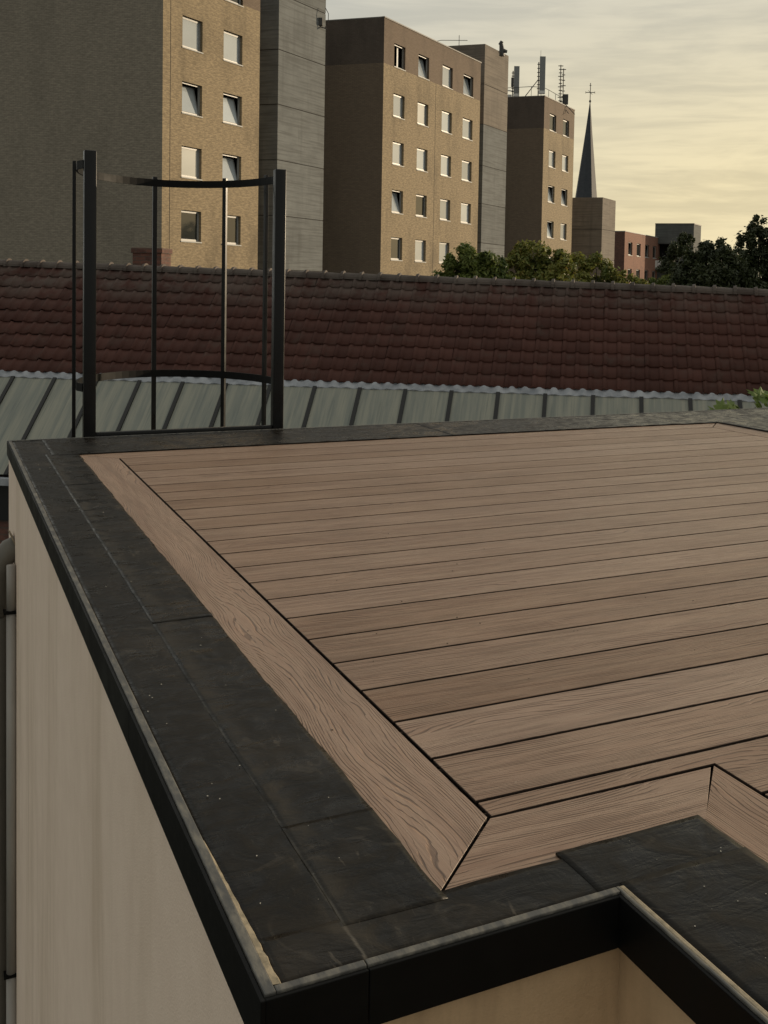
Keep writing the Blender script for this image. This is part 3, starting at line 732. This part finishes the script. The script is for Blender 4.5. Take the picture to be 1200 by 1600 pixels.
sw = MB(); A2 = A+hl*0.05; B2 = B+hl*0.05; sw.quad(A2-zl*0.5, B2-zl*0.5, B2-zl*4, A2-zl*4); sw.obj('wall', M['brick_dark'], lean)

# chimney
ch = empty('chimney', (4.60, 25.12, 0), rad(-34.25), 'squat old red brick chimney stack rising behind the tiled ridge', 'chimney')
c = MB(); c.box(-0.40, 0.28, -0.26, 0.26, -1.5, 1.38); c.obj('stack', M['brick_dark'], ch)
c = MB(); c.box(-0.43, 0.31, -0.29, 0.29, 1.383, 1.50); c.obj('cap_course', M['brick_dark'], ch, bevel=0.012)
ch.location = (4.50, 24.62, 0.0)

# ------------------------------------------------------------------ trees
def crown(blobs, size, count, rng, squash=0.8):
    vs_ = []; fs = []
    tot = sum(b[3]**2 for b in blobs)
    for (x, y, z, rad_) in blobs:
        nb = int(count*rad_**2/tot)
        # sub clumps on each blob
        subs = []
        for _ in range(max(6, int(16*rad_))):
            v = Vector((rng.gauss(0, 1), rng.gauss(0, 1), rng.gauss(0, 1))).normalized()*(rad_*rng.uniform(0.45, 1.0))
            subs.append((Vector((x+v.x, y+v.y, z+v.z*squash)), rad_*rng.uniform(0.16, 0.34)))
        for _ in range(nb):
            c_, rr_ = subs[rng.randrange(len(subs))]
            v = Vector((rng.gauss(0, 1), rng.gauss(0, 1), rng.gauss(0, 1)))*0.55*rr_
            p = c_+v; nrm = (v.normalized()*0.6 + Vector((rng.gauss(0, .6), rng.gauss(0, .6), 0.5+rng.gauss(0, .5)))).normalized()
            t_ = nrm.orthogonal().normalized(); t_ = Matrix.Rotation(rng.uniform(0, 6.28), 3, nrm) @ t_; bt = nrm.cross(t_)
            s = size*rng.uniform(0.6, 1.35); i = len(vs_)
            vs_ += [tuple(p - t_*s), tuple(p + bt*s*0.45 - nrm*s*0.1), tuple(p + t_*s), tuple(p - bt*s*0.45 - nrm*s*0.1)]; fs.append((i, i+1, i+2, i+3))
    return vs_, fs
def tree(name, label, base, blobs, m, size, count, seed, group=None, trunk=0.16):
    rng = random.Random(seed); root = empty(name, base, 0, label, 'tree', group)
    lb = [(x-base[0], y-base[1], z-base[2], r_) for x, y, z, r_ in blobs]
    v, f = crown(lb, size, count, rng); me = bpy.data.meshes.new('crown'); me.from_pydata(v, [], f); link_obj('crown', me, root, m)
    t = MB(); top = max(lb, key=lambda b: b[2]); mid = Vector((0.1, 0, top[2]*0.45))
    t.tube([(0, 0, 0), tuple(mid*0.5), tuple(mid), (top[0]*0.6, top[1]*0.6, top[2]*0.75)], [trunk*1.3, trunk, trunk*0.8, trunk*0.4], 8)
    t.obj('trunk', M['bark'], root, smooth=True)
    for x, y, z, r_ in lb:
        if r_ < 0.5: continue
        l = MB(); st2 = mid*rng.uniform(0.7, 1.1); en = Vector((x, y, z)); mm = (st2+en)/2+Vector((rng.uniform(-.2, .2), rng.uniform(-.2, .2), 0.1))
        l.tube([tuple(st2), tuple(mm), tuple(en)], [trunk*0.5, trunk*0.3, trunk*0.1], 5); l.obj('limb', M['bark'], root, smooth=True)
F = Vector((0.4511, 0.8912, 0)); Rt = Vector((0.8924, -0.4507, 0))
def wp_(lat, dep, z):                         # a point lat metres right of and dep metres out along the view axis of the street
    q = F*dep + Rt*lat; return (q.x, q.y, z)
G = 'leafy trees between the tiled roof and the blocks'
# (lateral, depth, height, radius)
def place(lst): return [(*wp_(a, b, c), r_) for a, b, c, r_ in lst]
tree('leafy_tree', 'round green tree in front of the middle block corner, leftmost of its row', wp_(0.3, 42, -5),
     place([(0.15, 42, 0.95, 1.05), (-0.55, 42, 0.8, 0.75), (0.95, 42, 1.0, 0.9), (0.40, 42, 2.0, 0.75), (0.95, 42.3, 1.7, 0.6), (-0.30, 42, 1.6, 0.6), (1.4, 42, 0.9, .8)]), M['leaf'], 0.10, 22000, 1, G)
tree('leafy_tree', 'broad green tree with warm sunlight tinted into its leaves below the farthest block', wp_(3.1, 44, -5),
     place([(2.4, 44, 0.9, 1.0), (3.3, 44, 1.2, 1.05), (2.0, 44, 1.7, 0.7), (2.9, 44, 2.15, 0.75), (3.9, 44, 1.6, 0.8), (3.6, 44.2, 2.1, 0.6), (4.2, 44, 0.9, .9), (2.3, 44, 2.1, .5)]), M['leaf_warm'], 0.105, 24000, 2, G)
tree('leafy_tree', 'sparse tree with sunlight tinted into its leaves thinning out in front of the low concrete tower', wp_(5.6, 46, -5),
     place([(5.1, 46, 0.9, 0.95), (5.7, 46, 1.7, 0.75), (6.4, 46, 0.85, 0.85), (7.2, 46, 0.45, 0.6), (5.0, 46, 1.9, 0.6), (6.9, 46, 1.2, 0.5), (7.6, 46, 1.05, 0.5)]), M['leaf_warm'], 0.105, 15000, 3, G)
G2 = 'dark trees at the right beyond the tiled roof'
tree('dark_tree', 'tall dark tree with ragged top at the right edge of the view', wp_(16.6, 60, -5),
     place([(16.6, 60, 1.6, 2.0), (16.5, 60, 3.6, 1.1), (16.7, 60, 4.6, 0.75), (17.7, 60, 2.4, 1.3), (15.6, 60, 2.5, 1.1), (17.4, 60, 4.0, 0.8), (18.5, 60, 2, 1.5)]), M['leaf_dark'], 0.12, 26000, 4, G2, 0.3)
tree('dark_tree', 'wide dark tree with small sky gaps left of the ragged tall one', wp_(13.8, 58, -5),
     place([(13.6, 58, 1.4, 1.7), (12.4, 58, 1.4, 1.3), (13.8, 58, 3.0, 0.9), (14.6, 58, 2.6, 0.9), (12.6, 58, 2.7, 0.75), (14.9, 58, 1.2, 1.4), (13.1, 58, 2.9, .7)]), M['leaf_dark'], 0.12, 26000, 5, G2, 0.3)
tree('small_tree', 'low green tree in front of the balcony of the dark block', wp_(12.4, 66, -5),
     place([(12.3, 66, 0.9, 1.0), (13.2, 66, 1.4, 0.9), (13.0, 66, 0.6, 1.0)]), M['leaf'], 0.11, 9000, 6, None, 0.2)
tree('slim_tree', 'slim dark tree against the side of the dark grey block', wp_(14.3, 72, -5),
     place([(14.6, 72, 3.6, 1.0), (14.4, 72, 2.4, 1.1), (15.0, 72, 4.3, 0.6)]), M['leaf_dark'], 0.12, 9000, 8, None, 0.2)

# ------------------------------------------------------------------ terrace building
tb = empty('terrace_building', (0, 0, 0), 0, 'rendered building with flat roof terrace edged in black metal and rubber membrane', 'building')
def fx(x): return x-0.003 if x < 0.34 else (x-0.007 if 0.73 < x < 0.7545 else x)
def fy(y): return y-0.0095 if 1.005 < y < 1.0365 else y
XL, YF, XN, YB, XR, ZW = 0.299, 1.0165, 0.743, 5.085, 5.75, -5.0
w = MB()
for z0_, z1_ in ((ZW, -0.03),):
    w.quad((XL, YB, z0_), (XL, YF, z0_), (XL, YF, z1_), (XL, YB, z1_))
    w.quad((XL, YB, z1_), (XL, YB, z0_), (XR, YB, z0_), (XR, YB, z1_))
w.obj('wall', M['plaster'], tb)
w = MB(); w.quad((XL, YF, ZW), (XN, YF, ZW), (XN, YF, -0.03), (XL, YF, -0.03)); w.quad((XN, YF, ZW), (XN, -1.5, ZW), (XN, -1.5, -0.03), (XN, YF, -0.03))
w.quad((XR, -1.5, ZW), (XR, YB, ZW), (XR, YB, -0.03), (XR, -1.5, -0.03)); w.quad((XN, -1.5, ZW), (XR, -1.5, ZW), (XR, -1.5, -0.03), (XN, -1.5, -0.03))
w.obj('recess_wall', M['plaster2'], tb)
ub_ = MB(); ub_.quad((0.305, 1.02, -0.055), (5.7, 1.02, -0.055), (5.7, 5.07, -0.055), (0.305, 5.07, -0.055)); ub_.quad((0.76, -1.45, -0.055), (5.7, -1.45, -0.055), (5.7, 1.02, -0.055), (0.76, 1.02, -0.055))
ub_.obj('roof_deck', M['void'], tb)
# black fascia lengths (butted with a thin gap) and the paler-coloured lip on top of them
def fascia(x0, x1, y0, y1):
    m_ = MB(); m_.box(fx(x0), fx(x1), fy(y0), fy(y1), -0.059, 0.0045); return m_.obj('fascia', M['black_metal'], tb, bevel=0.0012)
def cap(x0, x1, y0, y1, mm='cap_metal', z=0.0072):
    m_ = MB(); m_.box(fx(x0), fx(x1), fy(y0), fy(y1), 0.0, z); return m_.obj('edge_cap', M[mm], tb, bevel=0.0015)
fascia(0.2945, 0.3000, 1.0100, 1.7995); fascia(0.2945, 0.3000, 1.8005, 5.0930)
fascia(0.3000, 0.4085, 1.0100, 1.0155); fascia(0.4095, 0.7360, 1.0100, 1.0155)
fascia(0.7360, 0.7415, -1.40, 1.0155); fascia(0.3000, 5.76, 5.0875, 5.0930)
cap(0.3002, 0.3125, 1.0157, 1.7995); cap(0.3002, 0.3125, 1.8005, 5.0873)
cap(0.3127, 0.4083, 1.0157, 1.0262); cap(0.4097, 0.7413, 1.0157, 1.0262)
cap(0.7417, 0.7460, -1.40, 1.0262); cap(0.7462, 0.7530, -1.40, 1.0262, 'sealant', 0.0066)
cap(0.3127, 5.75, 5.0750, 5.0873)
# crumbling sealant wedge along the near left corner
sv = MB(); ptsL = []
for k in range(26):
    y = 1.028 + k*0.0125; wd = 0.0115*(1-k/25)**0.8*(0.8+0.25*noise.noise(Vector((k*0.9, 0, 0))))+0.0008
    ptsL.append((y, wd, 0.0066+0.0010*noise.noise(Vector((k*0.6, 3, 0)))))
for (ya, wa, za), (yb, wb, zb) in zip(ptsL, ptsL[1:]):
    sv.quad((0.3124, ya, za), (0.3126+wa*0.8, ya, za-0.001), (0.3126+wb*0.8, yb, zb-0.001), (0.3124, yb, zb))
    sv.quad((0.3126+wa*0.8, ya, za-0.001), (0.3126+wa*1.15, ya, 0.001), (0.3126+wb*1.15, yb, 0.001), (0.3126+wb*0.8, yb, zb-0.001))
sb_ = sv.obj('sealant_bead', M['sealant'], tb); sb_.location = (-0.003, -0.0095, 0)

def sheet(x0, x1, y0, y1, z, amp=0.0012, res=0.012, wavy=(0, 0, 0, 0), fs=(14, 14), seed=0.0):
    x0, y0, y1 = fx(x0), fy(y0), fy(y1)
    nx = max(3, int((x1-x0)/res)); ny = max(3, int((y1-y0)/res)); mb = MB(); v = []; f = []
    for j in range(ny+1):
        for i in range(nx+1):
            x = x0+(x1-x0)*i/nx; y = y0+(y1-y0)*j/ny
            ex = 0.0028
            if i == 0 and wavy[0]: x += ex*noise.noise(Vector((y*9, seed, 1)))*wavy[0]
            if i == nx and wavy[1]: x += ex*noise.noise(Vector((y*9, seed, 2)))*wavy[1]
            if j == 0 and wavy[2]: y += ex*noise.noise(Vector((x*9, seed, 3)))*wavy[2]
            if j == ny and wavy[3]: y += ex*noise.noise(Vector((x*9, seed, 4)))*wavy[3]
            h = noise.noise(Vector((x*15, y*24, 1))) + 0.5*noise.noise(Vector((x*34, y*60, 7)))
            h = max(h, -0.3)
            wr_ = max(0.0, min(1.0, (x-0.40)/0.06)) * max(0.0, min(1.0, (y-1.45)/0.3))
            lift = (0.0007 + 0.0017*wr_) * h
            v.append((x, y, z + lift))
    W_ = nx+1
    for j in range(ny):
        for i in range(nx): f.append((j*W_+i, j*W_+i+1, (j+1)*W_+i+1, (j+1)*W_+i))
    rim = [i for i in range(W_)] + [j*W_+nx for j in range(1, ny+1)] + [ny*W_+i for i in range(nx-1, -1, -1)] + [j*W_ for j in range(ny-1, 0, -1)]
    b0 = len(v)
    for r_ in rim: v.append((v[r_][0], v[r_][1], z-0.0035))
    nr = len(rim)
    for k in range(nr): f.append((rim[k], b0+k, b0+(k+1) % nr, rim[(k+1) % nr]))
    me = bpy.data.meshes.new('membrane_sheet'); me.from_pydata(v, [], f)
    me.polygons.foreach_set('use_smooth', [True]*((nx)*(ny))+[False]*nr)
    return link_obj('membrane_sheet', me, tb, M['membrane'])
sheet(0.313, 0.450, 1.028, 5.072, 0.0026, 0.0010, seed=1)
for k, (ya, yb, dz) in enumerate(((1.085, 1.325, 0.0040), (1.305, 2.275, 0.0033), (2.255, 3.02, 0.0040), (3.0, 3.94, 0.0033), (3.92, 4.66, 0.0040))):
    sheet(0.412, 0.541, ya, yb, dz, 0.0024 if ya > 1.2 else 0.0015, 0.009, (0.5, 1.6, 1.5, 1.5), (16, 26), seed=10+k*3.3)
sheet(0.32, 0.722, 1.0275, 1.103, 0.0036, 0.0012, 0.01, (0, 1, 0, 1.5), seed=31)
sheet(0.712, 0.944, 1.0275, 1.118, 0.0041, 0.0012, 0.01, (1.5, 1, 0, 1.2), seed=34)
sheet(0.7535, 0.944, -1.4, 1.035, 0.0046, 0.0015, 0.012, (0, 1.5, 0, 1), seed=36)
sheet(0.436, 2.30, 4.612, 5.0735, 0.0048, 0.0030, 0.016, (1, 0, 1.5, 0), (6, 14), seed=41)
sheet(2.28, 3.70, 4.612, 5.0735, 0.0053, 0.0030, 0.016, (1, 0, 1.5, 0), (6, 14), seed=44)
sheet(3.68, 5.70, 4.60, 5.0735, 0.0048, 0.0030, 0.02, (1, 0, 0, 0), (6, 14), seed=47)
sheet(3.935, 5.70, -1.4, 4.62, 0.0057, 0.0030, 0.03, (1, 0, 0, 0), (6, 14), seed=49)

# wall pipes
cond = empty('pale_pipe', (0.281, 4.62, -0.44), 0, 'slim pale vertical pipe with clips on the cream wall', 'pipe')
q = MB(); q.tube([(0, 0, 0.0), (0, 0, -0.19)], 0.0185, 14); q.obj('tube', M['conduit'], cond, smooth=True)
q = MB(); q.tube([(0, 0, -0.196), (0, 0, -1.72)], 0.0195, 14); q.obj('tube', M['conduit'], cond, smooth=True)
q = MB(); q.tube([(0, 0, -1.73), (0, 0, -4.5)], 0.0205, 14); q.obj('tube', M['conduit'], cond, smooth=True)
for z in (-0.193, -1.725):
    q = MB(); q.box(-0.03, 0.021, -0.022, 0.022, z-0.006, z+0.006); q.obj('clip', M['black_metal'], cond)
dp = empty('drain_pipe', (0.222, 4.70, -5), 0, 'thick dark grey drain pipe elbowing out of the cream wall', 'drain pipe')
q = MB(); q.tube([(0.115, 0.03, 4.62), (0.06, 0.02, 4.60), (0.022, 0.01, 4.555), (0.003, 0, 4.49), (0, 0, 4.40), (0, 0, 4.30)], 0.047, 20); q.obj('elbow', M['pipe'], dp, smooth=True)
q = MB(); q.tube([(0, 0, 0), (0, 0, 4.33)], 0.049, 20); q.obj('pipe', M['pipe'], dp, smooth=True)
q = MB(); q.tube([(0.0795, 0.03, 4.62), (0.084, 0.03, 4.622)], [0.066, 0.06], 18); q.obj('collar', M['sealant'], dp, smooth=True)
nw = empty('yard_wall', (0, 6.5, -5), 0, 'pale concrete block yard wall seen past the drain pipe', 'wall')
for k in range(6):
    z0_ = k*0.49; q = MB(); q.box(-4.0, 0.405, 0, 0.2, z0_, z0_+0.478); q.obj('block_course', M['concrete'], nw, bevel=0.006)

# ------------------------------------------------------------------ deck
deck = empty('wooden_deck', (0, 0, 0), 0, 'brown grooved composite plank deck with mitred border boards on the roof', 'deck')
def offset_poly(pts, d_):
    n = len(pts); out = []
    for k in range(n):
        p0 = Vector(pts[k-1]); p1 = Vector(pts[k]); p2 = Vector(pts[(k+1) % n])
        a = (p1-p0).normalized(); b = (p2-p1).normalized(); na = Vector((-a.y, a.x)); nb = Vector((-b.y, b.x))
        m_ = (na+nb); m_ = m_/max(1e-6, m_.dot(na)); out.append(tuple(p1+m_*d_))
    return out
def board(pts, along='x', name='deck_board', thick=0.022, z=0.0):
    cc = 0.0005 if name == 'border_board' else 0.0010
    ox, oy = pts[0]
    def loc(p):
        x, y = p[0]-ox, p[1]-oy
        return (x, y) if along == 'x' else (y, -x)
    L_ = [loc(p) for p in pts]
    c = cc; layers = [(L_, -thick), (L_, -0.0175), (offset_poly(L_, 0.012), -0.017), (offset_poly(L_, 0.012), -0.0045), (L_, -0.004), (L_, -c), (offset_poly(L_, c*0.45), -c*0.35), (offset_poly(L_, c*1.3), 0.0)]
    v = []; f = []; n = len(L_)
    for P_, zz in layers: v += [(x, y, zz) for x, y in P_]
    for l in range(6):
        for k in range(n): f.append((l*n+k, l*n+(k+1) % n, (l+1)*n+(k+1) % n, (l+1)*n+k))
    f.append(tuple(6*n+k for k in range(n)))
    me = bpy.data.meshes.new(name); me.from_pydata(v, [], f)
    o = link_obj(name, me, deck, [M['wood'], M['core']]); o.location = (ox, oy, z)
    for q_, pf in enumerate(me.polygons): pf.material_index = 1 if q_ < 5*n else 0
    if along == 'y': o.rotation_euler = (0, 0, rad(90))
    return o
XI, YI, XN1, YN1 = 0.678, 1.237, 1.071, 1.237        # inner edges of the borders
Y0 = 1.2425; BW = 0.15; GP = 0.0082
ygap1 = 1.287                                         # first full gap
# borders (mitred)
g_ = 0.0012
board([(0.532, 1.096+g_), (XI, 1.237+g_+0.004), (XI, 4.468), (0.532, 4.614-g_)], 'y', 'border_board')
board([(0.532+g_*2, 1.094), (0.936, 1.094), (XN1-0.008, YI-0.003), (XI+g_*2, YI)], 'x', 'border_board')
board([(0.940, -1.3), (XN1, -1.3), (XN1, YI-0.001), (0.940, 1.100)], 'y', 'border_board')
board([(0.532+g_*2, 4.614), (XI+g_, 4.471), (3.786, 4.471), (3.932-g_, 4.614)], 'x', 'border_board')
board([(3.790, -1.3), (3.936, -1.3), (3.936, 4.610), (3.790, 4.468)], 'y', 'border_board')
xa, xb = XI+0.0080, 3.783
# notched board round the inner corner
y = ygap1
lo = y-BW
board([(xa, YI+0.0065), (XN1+0.008, YI+0.0065), (XN1+0.008, lo+GP/2), (xb, lo+GP/2), (xb, y-GP/2), (xa, y-GP/2)], 'x')
yy = y
while yy+BW < 4.40:
    board([(xa+0.0, yy+GP/2), (xb, yy+GP/2), (xb, yy+BW-GP/2), (xa, yy+BW-GP/2)]); yy += BW
board([(xa, yy+GP/2), (xb, yy+GP/2), (xb, 4.468-0.003), (xa, 4.468-0.003)])
yy = lo
while yy-BW > -1.3:
    board([(XN1+0.008, yy-BW+GP/2), (xb, yy-BW+GP/2), (xb, yy-GP/2), (XN1+0.008, yy-GP/2)]); yy -= BW
# joists seen down the gaps
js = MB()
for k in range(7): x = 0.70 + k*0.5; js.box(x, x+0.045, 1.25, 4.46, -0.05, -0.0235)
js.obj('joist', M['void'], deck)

# grit and crumbs on deck and membrane
def grit(name, label, n, m, seed, smin, smax, zones):
    rg2 = random.Random(seed); mb = MB()
    for _ in range(n):
        x0, x1, y0, y1, z = zones[rg2.randrange(len(zones))]
        x = rg2.uniform(x0, x1); y = rg2.uniform(y0, y1); s = rg2.uniform(smin, smax)*(0.7+y*0.12); a = rg2.uniform(0, pi)
        l = s*rg2.uniform(1, 2.0); ca, sa = cos(a), sin(a)
        pts = [(x+ca*l, y+sa*l), (x-sa*s, y+ca*s), (x-ca*l, y-sa*l), (x+sa*s, y-ca*s)]
        mb.prism(pts, z, z+s*0.9)
    tag(mb.obj(name, m), label, 'grit', kind='stuff')
zn = [(0.32, 0.52, 1.05, 4.9, 0.0042), (0.32, 0.52, 1.05, 1.9, 0.004), (0.76, 0.93, 0.3, 1.1, 0.0052), (0.76, 0.93, 0.6, 1.1, 0.0052), (0.6, 3.9, 4.64, 5.05, 0.0056), (3.0, 5.0, 4.64, 5.05, 0.0056)]
grit('pale_grit', 'tiny pale crumbs scattered over the black membrane', 85, M['specks'], 11, 0.0004, 0.0012, zn)
grit('dark_grit', 'tiny dark and pale crumbs scattered over the deck boards', 60, M['grit_dark'], 12, 0.0006, 0.0014, [(0.56, 1.4, 1.12, 2.6, 0.0002), (0.7, 3.6, 1.4, 4.4, 0.0002)])

# ------------------------------------------------------------------ ladder cage
lc = empty('ladder_cage', (1.095, 5.125, 0), 0, 'black steel access ladder head with hooped safety cage at the far roof edge', 'ladder cage')
def lbox(nm, x0, x1, y0, y1, z0, z1, bev=0.005):
    q = MB(); q.box(x0-1.095, x1-1.095, y0-5.125, y1-5.125, z0, z1); return q.obj(nm, M['rail_paint'], lc, bevel=bev, smooth=True)
lbox('rail', 0.618, 0.672, 5.098, 5.150, -0.9, 1.325); lbox('rail', 1.516, 1.570, 5.098, 5.150, -0.9, 1.300)
lbox('rung', 0.672, 1.516, 5.108, 5.140, -0.012, 0.022)
lbox('rung', 0.672, 1.516, 5.108, 5.140, -0.30, -0.27)
def hoop(zc, hh=0.038):
    q = MB(); n = 40; t = 0.0035; pts = []
    for k in range(n+1):
        a = pi + 0.12 - (pi+0.24)*k/n
        pts.append(((0.474 if cos(a) > 0 else 0.494)*cos(a)-0.002, 0.03+0.69*sin(a)))
    pts = [(-0.477, -0.0)] + [p for p in pts if p[1] > 0.02] + [(0.475, 0.0)]
    for (x0, y0), (x1, y1) in zip(pts, pts[1:]):
        dx, dy = x1-x0, y1-y0; L_ = math.hypot(dx, dy); nx_, ny_ = -dy/L_*t, dx/L_*t
        q.prism([(x0-nx_, y0-ny_), (x1-nx_, y1-ny_), (x1+nx_, y1+ny_), (x0+nx_, y0+ny_)], zc-hh/2, zc+hh/2)
    q.obj('hoop', M['hoop_paint'], lc)
hoop(1.262); hoop(0.232)
for (x, y) in ((0.609, 5.33), (1.070, 5.842), (1.402, 5.678), (1.540, 5.375)):
    q = MB(); a = math.atan2((y-5.155)/0.69**2, (x-1.093)/0.474**2)
    cx, cy = x-1.095+cos(a)*0.008, y-5.125+sin(a)*0.008; hw, ht = 0.0115, 0.0055
    t_ = (-sin(a), cos(a)); nn2 = (cos(a), sin(a))
    base = [(cx+t_[0]*s*hw+nn2[0]*r_*ht*1.5, cy+t_[1]*s*hw+nn2[1]*r_*ht*1.5) for s, r_ in ((-1, -1), (1, -1), (1, 1), (-1, 1))]
    q.prism(base, -0.9, 1.295); q.obj('cage_bar', M['rail_paint'], lc, bevel=0.0014)

# ------------------------------------------------------------------ vine at the right edge
vp = empty('climbing_vine', (5.0, 5.45, -0.4), 0, 'bright green vine leaves peeping over the far parapet at the right edge', 'vine')
lf = MB(); out = [(0, -0.045), (0.03, -0.05), (0.055, -0.015), (0.035, 0.0), (0.045, 0.035), (0.015, 0.025), (0, 0.065), (-0.015, 0.025), (-0.045, 0.035), (-0.035, 0.0), (-0.055, -0.015), (-0.03, -0.05)]
for a, b in zip(out, out[1:]+out[:1]):
    lf.poly([(0, 0, 0.006), (a[0], a[1], -0.006-abs(a[0])*0.2), (b[0], b[1], -0.006-abs(b[0])*0.2)])
lme = lf.mesh('leaf'); lme.materials.append(M['leaf_vine'])
rv = random.Random(5)
for k in range(60):
    x = rv.uniform(-0.30, 0.75); top = 0.475 - 0.32*max(0, -x-0.02) + rv.uniform(-0.04, 0.02)
    z = top - abs(rv.gauss(0, 0.10))
    o = bpy.data.objects.new('leaf', lme); COL.objects.link(o); o.parent = vp
    o.location = (x, rv.uniform(-0.08, 0.12), z); s = rv.uniform(0.7, 1.25); o.scale = (s, s, s)
    o.rotation_euler = (rv.uniform(0.2, 1.3), rv.uniform(-0.6, 0.6), rv.uniform(-1.2, 1.2))
stv = MB()
for k in range(5): x = -0.2+k*0.2; stv.tube([(x*0.4, 0.05, -4.5), (x*0.8, 0.03, -0.5), (x, 0.02, 0.36-abs(min(0, x))*0.7)], [0.012, 0.007, 0.003], 5)
stv.obj('stem', M['bark'], vp)
